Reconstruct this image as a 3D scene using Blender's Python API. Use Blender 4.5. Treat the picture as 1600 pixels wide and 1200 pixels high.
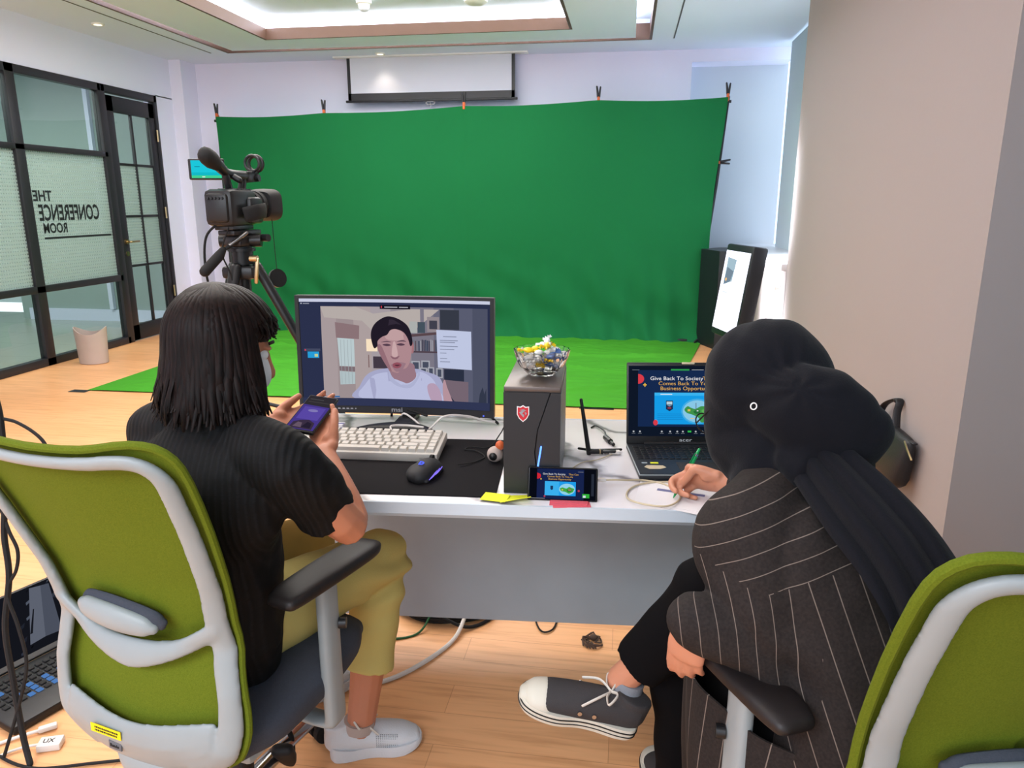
import bpy, bmesh, math, random
from mathutils import Vector, Matrix, Euler, noise
random.seed(7)
for o in list(bpy.data.objects): bpy.data.objects.remove(o)
S = bpy.context.scene
C = S.collection
R = math.radians
PI = math.pi

# ------------------------------------------------------------------ camera
cam_d = bpy.data.cameras.new('camera')
cam_d.sensor_fit = 'HORIZONTAL'; cam_d.sensor_width = 36.0
cam_d.lens = 36.0 * 1150.0 / 1600.0
cam_d.clip_start = 0.02; cam_d.clip_end = 100
cam = bpy.data.objects.new('camera', cam_d); C.objects.link(cam)
cam.location = (0, 0, 1.4)
cam.rotation_euler = (R(90 - 13.8), 0, R(8.74))
S.camera = cam
S.view_settings.view_transform = 'Standard'
S.view_settings.look = 'None'
S.view_settings.gamma = 1.0
S.view_settings.use_curve_mapping = False
S.view_settings.exposure = -0.1

# ------------------------------------------------------------------ world and large lights
def lin(c):
    c = c / 255.0
    return c / 12.92 if c <= 0.04045 else ((c + 0.055) / 1.055) ** 2.4
def rgb(r, g, b): return (lin(r), lin(g), lin(b), 1.0)
W = bpy.data.worlds.new('world'); S.world = W; W.use_nodes = True
W.node_tree.nodes['Background'].inputs[0].default_value = (0.80, 0.86, 0.95, 1)
W.node_tree.nodes['Background'].inputs[1].default_value = 2.3

def area(name, loc, rot, sx, sy, power, color, spread=180):
    l = bpy.data.lights.new(name, 'AREA'); l.shape = 'RECTANGLE'; l.size = sx; l.size_y = sy
    l.energy = power; l.color = color; l.spread = R(spread)
    o = bpy.data.objects.new(name, l); C.objects.link(o)
    o.location = loc; o.rotation_euler = rot
    return o
# light of the ceiling cove, added lights for the right wall and the foreground, light of the room behind the glass
area('cove_lamp', (-2.0, 4.35, 3.085), (0, 0, 0), 4.1, 6.5, 430, (1.0, 0.955, 0.90))
for x_, y_, sx_, sy_, pw_ in ((-2.0, 7.42, 3.2, 0.34, 26), (-3.78, 4.4, 0.34, 5.6, 36), (-0.27, 4.4, 0.34, 6.0, 40)):
    area('cove_strip_lamp', (x_, y_, 2.985), (PI, 0, 0), sx_, sy_, pw_, (1.0, 0.86, 0.66))
area('unseen_wall_lamp', (0.96, 6.05, 1.0), (0, R(-90), 0), 1.5, 0.7, 80, (0.93, 0.93, 1.0), 140)  # unseen studio light, added behind the display to brighten the right wall
area('lobby_lamp', (-6.6, 5.6, 2.85), (0, 0, 0), 2.0, 3.0, 95, (0.93, 1.0, 0.97))
area('front_fill_light', (-1.6, -1.2, 2.85), (R(25), 0, 0), 3.0, 1.5, 210, (0.85, 0.93, 1.0))  # added fill behind the camera, brightens the near floor and foreground

# ------------------------------------------------------------------ materials
MATS = {}
def mat(name, col, rough=0.5, metal=0.0, emit=None, estr=1.0, alpha=None, trans=0.0, ior=1.45, sheen=0.0, bump=None, var=None, coat=0.0, spec=None, sss=0.0):
    """procedural principled material; bump=(scale,strength) noise bump, var=(scale,amount) colour mottling"""
    if name in MATS: return MATS[name]
    m = bpy.data.materials.new(name); m.use_nodes = True
    nt = m.node_tree; b = nt.nodes['Principled BSDF']
    c = rgb(*col) if max(col[:3]) > 1 else (*col[:3], 1)
    b.inputs['Base Color'].default_value = c
    b.inputs['Roughness'].default_value = rough
    b.inputs['Metallic'].default_value = metal
    b.inputs['IOR'].default_value = ior
    if spec is not None: b.inputs['Specular IOR Level'].default_value = spec
    b.inputs['Transmission Weight'].default_value = trans
    b.inputs['Coat Weight'].default_value = coat
    if sheen: b.inputs['Sheen Weight'].default_value = sheen
    if sss:
        b.inputs['Subsurface Weight'].default_value = sss
        b.inputs['Subsurface Radius'].default_value = (0.01, 0.004, 0.002)
    if emit:
        b.inputs['Emission Color'].default_value = rgb(*emit); b.inputs['Emission Strength'].default_value = estr
    tc = nt.nodes.new('ShaderNodeTexCoord')
    if var is None: var = (6, 0.06)
    n = nt.nodes.new('ShaderNodeTexNoise'); n.inputs['Scale'].default_value = var[0]; n.inputs['Detail'].default_value = 4
    nt.links.new(tc.outputs['Object'], n.inputs['Vector'])
    hs = nt.nodes.new('ShaderNodeHueSaturation'); hs.inputs['Color'].default_value = c
    mr = nt.nodes.new('ShaderNodeMapRange'); mr.inputs['To Min'].default_value = 1 - var[1] * 2; mr.inputs['To Max'].default_value = 1 + var[1] * 2
    nt.links.new(n.outputs['Fac'], mr.inputs['Value']); nt.links.new(mr.outputs[0], hs.inputs['Value'])
    nt.links.new(hs.outputs[0], b.inputs['Base Color'])
    if bump:
        n2 = nt.nodes.new('ShaderNodeTexNoise'); n2.inputs['Scale'].default_value = bump[0]; n2.inputs['Detail'].default_value = 3
        nt.links.new(tc.outputs['Object'], n2.inputs['Vector'])
        bp = nt.nodes.new('ShaderNodeBump'); bp.inputs['Strength'].default_value = bump[1]; bp.inputs['Distance'].default_value = 0.005
        nt.links.new(n2.outputs['Fac'], bp.inputs['Height']); nt.links.new(bp.outputs[0], b.inputs['Normal'])
    MATS[name] = m
    return m
def glow(r, g, b, k=1.0):
    name = 'glow_%d_%d_%d_%d' % (r, g, b, int(k * 100))
    if name in MATS: return MATS[name]
    m = bpy.data.materials.new(name); m.use_nodes = True
    nt = m.node_tree; nt.nodes.clear()
    e = nt.nodes.new('ShaderNodeEmission'); e.inputs[0].default_value = rgb(r, g, b); e.inputs[1].default_value = k
    o = nt.nodes.new('ShaderNodeOutputMaterial'); nt.links.new(e.outputs[0], o.inputs[0])
    MATS[name] = m; return m
class NT:
    """short-hand for node graphs"""
    def __init__(s, name):
        s.m = bpy.data.materials.new(name); s.m.use_nodes = True; s.t = s.m.node_tree
        s.b = s.t.nodes['Principled BSDF']; MATS[name] = s.m
        s.tc = s.n('TexCoord')
    def n(s, kind, **kw):
        q = s.t.nodes.new('ShaderNode' + kind)
        for k, v in kw.items():
            if hasattr(q, k): setattr(q, k, v)
        return q
    def l(s, a, b): s.t.links.new(a, b)
    def math(s, op, a, b=None, c=None):
        q = s.n('Math'); q.operation = op
        for i, v in enumerate((a, b, c)):
            if v is None: continue
            if hasattr(v, 'is_output') or hasattr(v, 'links'): s.l(v, q.inputs[i])
            else: q.inputs[i].default_value = v
        return q.outputs[0]
    def ramp(s, fac, stops):
        q = s.n('ValToRGB'); e = q.color_ramp.elements
        e[0].position, e[0].color = stops[0]; e[1].position, e[1].color = stops[-1]
        for p, c in stops[1:-1]:
            x = e.new(p); x.color = c
        s.l(fac, q.inputs[0]); return q.outputs[0]
    def mix(s, fac, a, b, blend='MIX'):
        q = s.n('MixRGB'); q.blend_type = blend
        for i, v in enumerate((fac, a, b)):
            if hasattr(v, 'links'): s.l(v, q.inputs[i])
            else: q.inputs[i].default_value = v
        return q.outputs[0]

# wood floor
q = NT('floor_wood')
mp = q.n('Mapping'); q.l(q.tc.outputs['Object'], mp.inputs[0])
br = q.n('TexBrick'); q.l(mp.outputs[0], br.inputs['Vector'])
br.offset = 0.37; br.inputs['Scale'].default_value = 1.0
br.inputs['Brick Width'].default_value = 1.25; br.inputs['Row Height'].default_value = 0.125
br.inputs['Mortar Size'].default_value = 0.0012; br.inputs['Mortar Smooth'].default_value = 0.4
br.inputs['Color1'].default_value = rgb(232, 174, 124); br.inputs['Color2'].default_value = rgb(224, 165, 114); br.inputs['Mortar'].default_value = rgb(196, 140, 94)
mp2 = q.n('Mapping'); mp2.inputs['Scale'].default_value = (1.2, 16, 1); q.l(q.tc.outputs['Object'], mp2.inputs[0])
nz = q.n('TexNoise'); nz.inputs['Scale'].default_value = 3.0; nz.inputs['Detail'].default_value = 6; nz.inputs['Distortion'].default_value = 0.6; q.l(mp2.outputs[0], nz.inputs['Vector'])
gr = q.ramp(nz.outputs['Fac'], [(0.30, (0.80, 0.74, 0.68, 1)), (0.5, (1, 1, 1, 1)), (0.75, (1.08, 1.08, 1.08, 1))])
q.l(q.mix(0.85, br.outputs['Color'], gr, 'MULTIPLY'), q.b.inputs['Base Color'])
q.b.inputs['Roughness'].default_value = 0.33; q.b.inputs['Specular IOR Level'].default_value = 0.24
# lobby tiles
q = NT('lobby_tile')
br = q.n('TexBrick'); q.l(q.tc.outputs['Object'], br.inputs['Vector']); br.offset = 0
br.inputs['Scale'].default_value = 1.0; br.inputs['Brick Width'].default_value = 0.6; br.inputs['Row Height'].default_value = 0.6
br.inputs['Mortar Size'].default_value = 0.003
br.inputs['Color1'].default_value = rgb(176, 180, 168); br.inputs['Color2'].default_value = rgb(170, 175, 164); br.inputs['Mortar'].default_value = rgb(140, 145, 135)
q.l(br.outputs['Color'], q.b.inputs['Base Color']); q.b.inputs['Roughness'].default_value = 0.2
# marble
q = NT('marble')
n1 = q.n('TexNoise'); n1.inputs['Scale'].default_value = 2.2; n1.inputs['Detail'].default_value = 5; q.l(q.tc.outputs['Object'], n1.inputs['Vector'])
add = q.n('VectorMath'); add.operation = 'ADD'; sc = q.n('VectorMath'); sc.operation = 'SCALE'; sc.inputs['Scale'].default_value = 0.55
q.l(n1.outputs['Color'], sc.inputs[0]); q.l(sc.outputs[0], add.inputs[0]); q.l(q.tc.outputs['Object'], add.inputs[1])
w = q.n('TexWave'); w.inputs['Scale'].default_value = 1.5; w.bands_direction = 'DIAGONAL'; w.inputs['Distortion'].default_value = 3; w.inputs['Detail'].default_value = 3; q.l(add.outputs[0], w.inputs['Vector'])
v1 = q.ramp(w.outputs['Fac'], [(0.0, rgb(132, 126, 128)), (0.035, rgb(190, 186, 190)), (0.10, rgb(222, 217, 219)), (1.0, rgb(228, 223, 225))])
q.l(v1, q.b.inputs['Base Color']); q.b.inputs['Roughness'].default_value = 0.22
# glass and frosted, dotted film
def glass_mat(name, tint, film):
    q = NT(name); nt = q.t
    tr = q.n('BsdfTransparent'); tr.inputs[0].default_value = tint
    gl = q.n('BsdfGlossy'); gl.inputs['Roughness'].default_value = 0.02; gl.inputs['Color'].default_value = (1, 1, 1, 1)
    fr = q.n('Fresnel'); fr.inputs[0].default_value = 1.45
    ge = q.n('NewGeometry'); mx = q.n('MixShader'); q.l(q.math('MULTIPLY', fr.outputs[0], q.math('SUBTRACT', 1.0, ge.outputs['Backfacing'])), mx.inputs[0]); q.l(tr.outputs[0], mx.inputs[1]); q.l(gl.outputs[0], mx.inputs[2])
    out = nt.nodes['Material Output']
    if not film:
        q.l(mx.outputs[0], out.inputs[0]); return q.m
    sep = q.n('SeparateXYZ'); q.l(q.tc.outputs['Object'], sep.inputs[0])
    fy = q.math('FRACT', q.math('MULTIPLY', sep.outputs[1], 40.0)); fz = q.math('FRACT', q.math('MULTIPLY', sep.outputs[2], 34.0))
    dot = q.math('MULTIPLY', q.math('LESS_THAN', fy, 0.55), q.math('LESS_THAN', fz, 0.42))
    df = q.n('BsdfDiffuse'); tl = q.n('BsdfTranslucent')
    df.inputs[0].default_value = rgb(176, 190, 186); tl.inputs[0].default_value = rgb(190, 206, 200)
    ad = q.n('MixShader'); ad.inputs[0].default_value = 0.5; q.l(df.outputs[0], ad.inputs[1]); q.l(tl.outputs[0], ad.inputs[2])
    m2 = q.n('MixShader'); q.l(q.math('SUBTRACT', 0.80, q.math('MULTIPLY', dot, 0.5)), m2.inputs[0]); q.l(mx.outputs[0], m2.inputs[1]); q.l(ad.outputs[0], m2.inputs[2])
    q.l(m2.outputs[0], out.inputs[0]); return q.m
glass_mat('pane_glass', (0.82, 0.87, 0.85, 1), False)
glass_mat('film_glass', (0.82, 0.87, 0.85, 1), True)
# ribbed black knit
q = NT('black_knit'); sep = q.n('SeparateXYZ'); q.l(q.tc.outputs['Object'], sep.inputs[0])
w = q.n('TexWave'); w.inputs['Scale'].default_value = 26; w.inputs['Distortion'].default_value = 1.2; w.bands_direction = 'X'; q.l(q.tc.outputs['Object'], w.inputs['Vector'])
w2 = q.n('TexNoise'); w2.inputs['Scale'].default_value = 30
mm = q.n('Mapping'); mm.inputs['Scale'].default_value = (2, 2, 9); q.l(q.tc.outputs['Object'], mm.inputs[0]); q.l(mm.outputs[0], w2.inputs['Vector'])
hh = q.math('MULTIPLY', w.outputs['Fac'], w2.outputs['Fac'])
q.l(q.ramp(hh, [(0.25, rgb(6, 6, 7)), (0.62, rgb(19, 19, 22))]), q.b.inputs['Base Color'])
bp = q.n('Bump'); bp.inputs['Strength'].default_value = 0.3; bp.inputs['Distance'].default_value = 0.004; q.l(w.outputs['Fac'], bp.inputs['Height']); q.l(bp.outputs[0], q.b.inputs['Normal'])
q.b.inputs['Roughness'].default_value = 0.75; q.b.inputs['Specular IOR Level'].default_value = 0.25
# pinstripe: attribute 'stripe' counts stripe spacings across the cloth
q = NT('pinstripe'); at = q.n('Attribute'); at.attribute_name = 'stripe'
fr = q.math('ABSOLUTE', q.math('SUBTRACT', q.math('FRACT', at.outputs['Fac']), 0.5))
ln = q.math('LESS_THAN', fr, 0.021)
nz = q.n('TexNoise'); nz.inputs['Scale'].default_value = 220; q.l(q.tc.outputs['Object'], nz.inputs['Vector'])
base = q.ramp(nz.outputs['Fac'], [(0.3, rgb(34, 29, 28)), (0.7, rgb(45, 39, 37))])
q.l(q.mix(ln, base, rgb(118, 106, 98)), q.b.inputs['Base Color'])
q.b.inputs['Roughness'].default_value = 0.85; q.b.inputs['Specular IOR Level'].default_value = 0.2
# hair
def hair_mat(name, c1, c2):
    q = NT(name); mm = q.n('Mapping'); mm.inputs['Scale'].default_value = (60, 60, 4); q.l(q.tc.outputs['Object'], mm.inputs[0])
    nz = q.n('TexNoise'); nz.inputs['Scale'].default_value = 3; q.l(mm.outputs[0], nz.inputs['Vector'])
    q.l(q.ramp(nz.outputs['Fac'], [(0.35, c1), (0.7, c2)]), q.b.inputs['Base Color'])
    q.b.inputs['Roughness'].default_value = 0.5; q.b.inputs['Specular IOR Level'].default_value = 0.12
hair_mat('dark_hair', rgb(12, 7, 6), rgb(29, 16, 13))
# chair mesh cloth
q = NT('lime_mesh'); nz = q.n('TexNoise'); nz.inputs['Scale'].default_value = 500; q.l(q.tc.outputs['Object'], nz.inputs['Vector'])
q.l(q.ramp(nz.outputs['Fac'], [(0.3, rgb(84, 97, 20)), (0.7, rgb(98, 109, 27))]), q.b.inputs['Base Color'])
q.b.inputs['Roughness'].default_value = 0.85; q.b.inputs['Specular IOR Level'].default_value = 0.12
bp = q.n('Bump'); bp.inputs['Strength'].default_value = 0.2; q.l(nz.outputs['Fac'], bp.inputs['Height']); q.l(bp.outputs[0], q.b.inputs['Normal'])
M = MATS
mat('wall_white', (233, 234, 254), 0.85, bump=(60, 0.05), var=(0.7, 0.01))
mat('wall_white_shaded', (196, 204, 214), 0.85, bump=(60, 0.05), var=(0.7, 0.01))  # white wall of the recess, its shade put into the colour
mat('wall_beige', (156, 147, 146), 0.8, bump=(60, 0.05), var=(0.7, 0.012))
mat('wall_lobby', (170, 182, 178), 0.85, var=(0.7, 0.02))
mat('ceiling_white', (226, 235, 255), 0.85, var=(0.5, 0.01))
mat('soffit_wood', (86, 62, 50), 0.55, var=(8, 0.05))
mat('frame_black', (34, 34, 40), 0.42)
mat('plastic_black', (20, 20, 22), 0.4)
mat('plastic_matte', (28, 27, 29), 0.65)
mat('rubber_black', (18, 17, 18), 0.8)
mat('cloth_black', (15, 16, 22), 0.9, sheen=0.05, bump=(300, 0.15), spec=0.15)
mat('trouser_black', (10, 9, 11), 0.92, spec=0.12)
mat('chair_grey', (144, 151, 153), 0.42)
mat('seat_grey', (58, 62, 72), 0.92, bump=(400, 0.2), var=(200, 0.08))
mat('arm_pad', (28, 23, 23), 0.5)
mat('chrome', (180, 180, 184), 0.15, 1.0)
mat('steel', (150, 148, 146), 0.35, 1.0)
mat('brass', (190, 170, 130), 0.3, 1.0)
mat('skin_tan', (188, 122, 92), 0.5, sss=0.12, var=(30, 0.03))
mat('skin_light', (196, 134, 106), 0.5, sss=0.12, var=(30, 0.03))
mat('khaki', (188, 174, 104), 0.85, bump=(300, 0.15), var=(12, 0.03))
mat('shoe_white', (208, 210, 214), 0.6, bump=(250, 0.2))
mat('sole_white', (205, 200, 186), 0.6)
mat('canvas_grey', (54, 51, 52), 0.85, bump=(500, 0.3))
mat('sock_grey', (126, 130, 138), 0.9, bump=(300, 0.3))
mat('lace_white', (205, 198, 188), 0.8)
mat('mask_white', (225, 228, 232), 0.8)
mat('chroma_green_dim', (27, 105, 60), 0.9, spec=0.1, var=(2, 0.02))  # hung cloth, its dimmer light put into a darker green
mat('chroma_green_lit', (66, 146, 40), 0.88, spec=0.15, var=(2, 0.02))  # floor cloth, its stronger light put into a brighter green
mat('desk_edge', (196, 208, 218), 0.4)
mat('desk_panel', (158, 170, 180), 0.5)
mat('pad_black', (20, 18, 21), 0.85, spec=0.2)
mat('key_white', (200, 195, 186), 0.45)
mat('case_dark', (27, 31, 37), 0.45)
mat('case_bronze', (96, 86, 82), 0.35, 0.5)
mat('paper', (222, 218, 220), 0.8)
mat('paper_print', (110, 112, 150), 0.8)
mat('pink_note', (226, 96, 110), 0.8)
mat('yellow_note', (222, 226, 40), 0.8)
mat('pen_green', (20, 150, 82), 0.35)
mat('bag_black', (24, 24, 28), 0.5, bump=(200, 0.2))
mat('bin_taupe', (176, 160, 152), 0.6)
mat('red_logo', (196, 30, 46), 0.4)
mat('white_paint', (235, 235, 235), 0.5)
mat('grey_text', (150, 150, 155), 0.5)
mat('cable_white', (216, 210, 204), 0.5)
mat('cable_beige', (196, 180, 150), 0.55)
mat('cable_green', (30, 90, 50), 0.5)
mat('sticker_yellow', (236, 214, 20), 0.5)
mat('text_black', (24, 24, 26), 0.6)
mat('badge_grey', (92, 98, 106), 0.5)
mat('clear_glass', (255, 255, 255), 0.03, trans=1.0, ior=1.45, var=(1, 0))
mat('gel_green', (150, 215, 160), 0.1, trans=0.8, var=(1, 0))
mat('bottle_label', (52, 112, 58), 0.5)
mat('wrap_white', (222, 222, 220), 0.3)
mat('wrap_yellow', (236, 200, 30), 0.3)
mat('wrap_blue', (60, 90, 140), 0.3)
mat('clamp_orange', (205, 96, 50), 0.5)
mat('screen_white', (214, 218, 232), 0.9, var=(1, 0.0))
mat('blind_white', (186, 202, 212), 0.85, var=(1, 0.02))
mat('blind_grey', (74, 128, 144), 0.85, var=(1, 0.02))
mat('sill_stone', (206, 206, 212), 0.35)
mat('dust', (84, 66, 56), 0.9)

# ------------------------------------------------------------------ geometry helpers
def cat(pts, n=8, closed=False):
    """Catmull-Rom through tuples of any length"""
    out = []; N = len(pts)
    rng = range(N) if closed else range(N - 1)
    for i in rng:
        g = lambda k: pts[k % N] if closed else pts[max(0, min(N - 1, k))]
        p0, p1, p2, p3 = g(i - 1), g(i), g(i + 1), g(i + 2)
        for j in range(n):
            t = j / n
            out.append(tuple(0.5 * (2 * b + (c - a) * t + (2 * a - 5 * b + 4 * c - d) * t * t + (3 * b - a - 3 * c + d) * t ** 3) for a, b, c, d in zip(p0, p1, p2, p3)))
    if not closed: out.append(tuple(pts[-1]))
    return out
class MB:
    def __init__(s): s.v = []; s.f = []; s.mi = []; s.attr = []
    def add(s, vs, fs, mi=0):
        o = len(s.v); s.v += [Vector(p) for p in vs]; s.f += [tuple(i + o for i in f) for f in fs]; s.mi += [mi] * len(fs); return s
    def box(s, c, size, rot=None, bev=0.0, seg=2, mi=0):
        bm = bmesh.new(); bmesh.ops.create_cube(bm, size=1)
        for v in bm.verts: v.co = Vector((v.co.x * size[0], v.co.y * size[1], v.co.z * size[2]))
        if bev > 0: bmesh.ops.bevel(bm, geom=list(bm.edges), offset=min(bev, min(size) * 0.49), segments=seg, profile=0.5, affect='EDGES')
        Mx = Matrix.Translation(Vector(c)) @ (rot.to_matrix().to_4x4() if isinstance(rot, Euler) else (rot.to_4x4() if rot is not None else Matrix.Identity(4)))
        bm.verts.index_update()
        s.add([Mx @ v.co for v in bm.verts], [[v.index for v in f.verts] for f in bm.faces], mi); bm.free(); return s
    def tube(s, pts, rad, ref=None, n=12, smooth=0, cap=True, round_cap=True, mi=0, closed=False, prof=None):
        """rad: number, or list of numbers / (a,b) pairs; a along ref side, b across"""
        pts = [Vector(p) for p in pts]
        if not isinstance(rad, (list,)): rad = [rad] * len(pts)
        rad = [(r, r) if not isinstance(r, tuple) else r for r in rad]
        if smooth:
            q = cat([tuple(p) + r for p, r in zip(pts, rad)], smooth, closed)
            pts = [Vector(a[:3]) for a in q]; rad = [(max(a[3], 1e-4), max(a[4], 1e-4)) for a in q]
        N = len(pts); tang = []
        for i in range(N):
            a = pts[(i - 1) % N] if (closed or i > 0) else pts[0]; b = pts[(i + 1) % N] if (closed or i < N - 1) else pts[-1]
            t = (b - a); tang.append(t.normalized() if t.length > 1e-9 else Vector((0, 0, 1)))
        cur = Vector(ref) if ref is not None else None
        if cur is None:
            cur = Vector((0, 0, 1)) if abs(tang[0].z) < 0.9 else Vector((1, 0, 0))
        rings = []
        fixed = ref is not None
        for i in range(N):
            base = Vector(ref) if fixed else cur
            sd = base - tang[i] * base.dot(tang[i])
            if sd.length < 1e-4: sd = cur - tang[i] * cur.dot(tang[i])
            sd.normalize(); cur = sd
            rings.append((pts[i], sd, tang[i].cross(sd), rad[i], tang[i]))
        if cap and round_cap and not closed:
            def capr(r, sign):
                p, sd, b, (ra, rb), t = r; m = min(ra, rb); o = []
                for k in (0.5, 0.87, 0.985):
                    c = math.sqrt(1 - k * k); o.append((p + t * sign * m * k, sd, b, (ra - m + m * c, rb - m + m * c) if ra != rb else (ra * c, rb * c), t))
                return o
            rings = list(reversed(capr(rings[0], -1))) + rings + capr(rings[-1], 1)
        vs = []; fs = []
        for p, sd, b, (ra, rb), t in rings:
            for k in range(n):
                a = 2 * PI * k / n; ca, sa = math.cos(a), math.sin(a)
                if prof: ca = math.copysign(abs(ca) ** prof, ca); sa = math.copysign(abs(sa) ** prof, sa)
                vs.append(p + sd * ra * ca + b * rb * sa)
        L = len(rings)
        for i in range(L if closed else L - 1):
            for k in range(n):
                fs.append((i * n + k, i * n + (k + 1) % n, ((i + 1) % L) * n + (k + 1) % n, ((i + 1) % L) * n + k))
        if cap and not closed:
            fs.append(tuple(reversed(range(n)))); fs.append(tuple((L - 1) * n + k for k in range(n)))
        s.add(vs, fs, mi); return s
    def cyl(s, a, b, r, n=20, r2=None, mi=0, cap=True):
        return s.tube([a, b], [r, r if r2 is None else r2], n=n, round_cap=False, mi=mi, cap=cap)
    def sph(s, c, r, n=20, m=14, rot=None, mi=0):
        r = (r, r, r) if not isinstance(r, tuple) else r
        vs = [Vector((0, 0, -r[2]))]; fs = []
        for i in range(1, m):
            ph = -PI / 2 + PI * i / m
            for k in range(n):
                a = 2 * PI * k / n; vs.append(Vector((r[0] * math.cos(ph) * math.cos(a), r[1] * math.cos(ph) * math.sin(a), r[2] * math.sin(ph))))
        vs.append(Vector((0, 0, r[2])))
        for k in range(n): fs.append((0, 1 + (k + 1) % n, 1 + k))
        for i in range(m - 2):
            for k in range(n): a = 1 + i * n; fs.append((a + k, a + (k + 1) % n, a + n + (k + 1) % n, a + n + k))
        a = 1 + (m - 2) * n
        for k in range(n): fs.append((a + k, a + (k + 1) % n, len(vs) - 1))
        Mx = rot.to_matrix() if isinstance(rot, Euler) else (rot if rot is not None else Matrix.Identity(3))
        s.add([Vector(c) + Mx @ v for v in vs], fs, mi); return s
    def lathe(s, c, prof, n=32, mi=0, wob=None):
        """prof (r,z) list, revolve about z through c"""
        vs = []; fs = []
        for j, (r, z) in enumerate(prof):
            for k in range(n):
                a = 2 * PI * k / n; rr = max(r, 1e-5) * (wob(a, j) if wob else 1)
                vs.append(Vector(c) + Vector((rr * math.cos(a), rr * math.sin(a), z)))
        for j in range(len(prof) - 1):
            for k in range(n): fs.append((j * n + k, j * n + (k + 1) % n, (j + 1) * n + (k + 1) % n, (j + 1) * n + k))
        s.add(vs, fs, mi); return s
    def prism(s, poly, h, Mx=None, mi=0, bev=0):
        """poly 2-D outline extruded along +z of Mx"""
        n = len(poly); Mx = Mx or Matrix.Identity(4)
        vs = [Mx @ Vector((p[0], p[1], 0)) for p in poly] + [Mx @ Vector((p[0], p[1], h)) for p in poly]
        fs = [tuple(reversed(range(n))), tuple(range(n, 2 * n))] + [(i, (i + 1) % n, n + (i + 1) % n, n + i) for i in range(n)]
        s.add(vs, fs, mi); return s
    def grid(s, fn, nu, nv, mi=0):
        o = [fn(i / nu, j / nv) for j in range(nv + 1) for i in range(nu + 1)]
        s.add(o, [(j * (nu + 1) + i, j * (nu + 1) + i + 1, (j + 1) * (nu + 1) + i + 1, (j + 1) * (nu + 1) + i) for j in range(nv) for i in range(nu)], mi); return s
    def sheet(s, fn, nu, nv, th, mi=0):
        """closed thin sheet of thickness th (offset along approximate normals)"""
        P = [[Vector(fn(i / nu, j / nv)) for i in range(nu + 1)] for j in range(nv + 1)]
        Nn = [[None] * (nu + 1) for _ in range(nv + 1)]
        for j in range(nv + 1):
            for i in range(nu + 1):
                a = P[j][min(i + 1, nu)] - P[j][max(i - 1, 0)]; b = P[min(j + 1, nv)][i] - P[max(j - 1, 0)][i]
                Nn[j][i] = a.cross(b).normalized() if a.cross(b).length > 1e-12 else Vector((0, 0, 1))
        w = nu + 1; K = w * (nv + 1)
        vs = [P[j][i] for j in range(nv + 1) for i in range(w)] + [P[j][i] - Nn[j][i] * th for j in range(nv + 1) for i in range(w)]
        fs = []
        for j in range(nv):
            for i in range(nu):
                a = j * w + i; fs.append((a, a + 1, a + w + 1, a + w)); fs.append((K + a, K + a + w, K + a + w + 1, K + a + 1))
        for i in range(nu):
            fs.append((i, K + i, K + i + 1, i + 1)); a = nv * w + i; fs.append((a, a + 1, K + a + 1, K + a))
        for j in range(nv):
            a = j * w; fs.append((a, a + w, K + a + w, K + a)); a = j * w + nu; fs.append((a, K + a, K + a + w, a + w))
        s.add(vs, fs, mi); return s

def to_mesh(name, mb, smooth=True, angle=40):
    me = bpy.data.meshes.new(name); me.from_pydata([tuple(v) for v in mb.v], [], mb.f); me.update()
    for p, i in zip(me.polygons, mb.mi): p.material_index = i
    bm = bmesh.new(); bm.from_mesh(me); bmesh.ops.recalc_face_normals(bm, faces=bm.faces[:]); bm.to_mesh(me); bm.free()
    if smooth:
        me.polygons.foreach_set('use_smooth', [True] * len(me.polygons))
        if angle: me.set_sharp_from_angle(angle=R(angle))
    return me
def voxel(name, mb, size=0.005, it=3, fac=0.5, adapt=0):
    """union of closed pieces as one continuous surface"""
    me = to_mesh(name, mb, False); o = bpy.data.objects.new('tmp', me); C.objects.link(o)
    r = o.modifiers.new('r', 'REMESH'); r.mode = 'VOXEL'; r.voxel_size = size; r.use_smooth_shade = True
    if it: sm = o.modifiers.new('s', 'SMOOTH'); sm.iterations = it; sm.factor = fac
    dg = bpy.context.evaluated_depsgraph_get(); dg.update()
    out = bpy.data.meshes.new_from_object(o.evaluated_get(dg)); out.name = name
    bpy.data.objects.remove(o); bpy.data.meshes.remove(me)
    out.polygons.foreach_set('use_smooth', [True] * len(out.polygons))
    return out
def crumple(me, fn):
    me.update()
    co = [v.co.copy() for v in me.vertices]; no = [v.normal.copy() for v in me.vertices]
    for v, c, n in zip(me.vertices, co, no):
        d = fn(c, n)
        v.co = c + (d if isinstance(d, Vector) else n * d)
    me.update()
def link(name, me, m, parent=None, world=False):
    """m: a material name or list; world=True: mesh is in world coordinates, bring it into the parent's frame"""
    if isinstance(me, MB): me = to_mesh(name, me)
    for k in (m if isinstance(m, (list, tuple)) else [m]): me.materials.append(k if not isinstance(k, str) else M[k])
    o = bpy.data.objects.new(name, me); C.objects.link(o)
    if parent is not None:
        o.parent = parent
        if world:
            W_ = wm(parent).inverted(); me.transform(W_)
    elif world:
        pass
    return o
def wm(o):
    m = Matrix.Translation(o.location) @ o.rotation_euler.to_matrix().to_4x4()
    return (wm(o.parent) @ m) if o.parent else m
def thing(name, label, catg, loc=(0, 0, 0), rotz=0, group=None, rot=None):
    o = bpy.data.objects.new(name, None); C.objects.link(o); o.empty_display_size = 0.05
    o.location = loc; o.rotation_euler = rot or (0, 0, rotz)
    return tag(o, label, catg, group)
def tag(o, label, catg, group=None):
    o['label'] = label; o['category'] = catg
    if group: o['group'] = group
    return o
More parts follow.
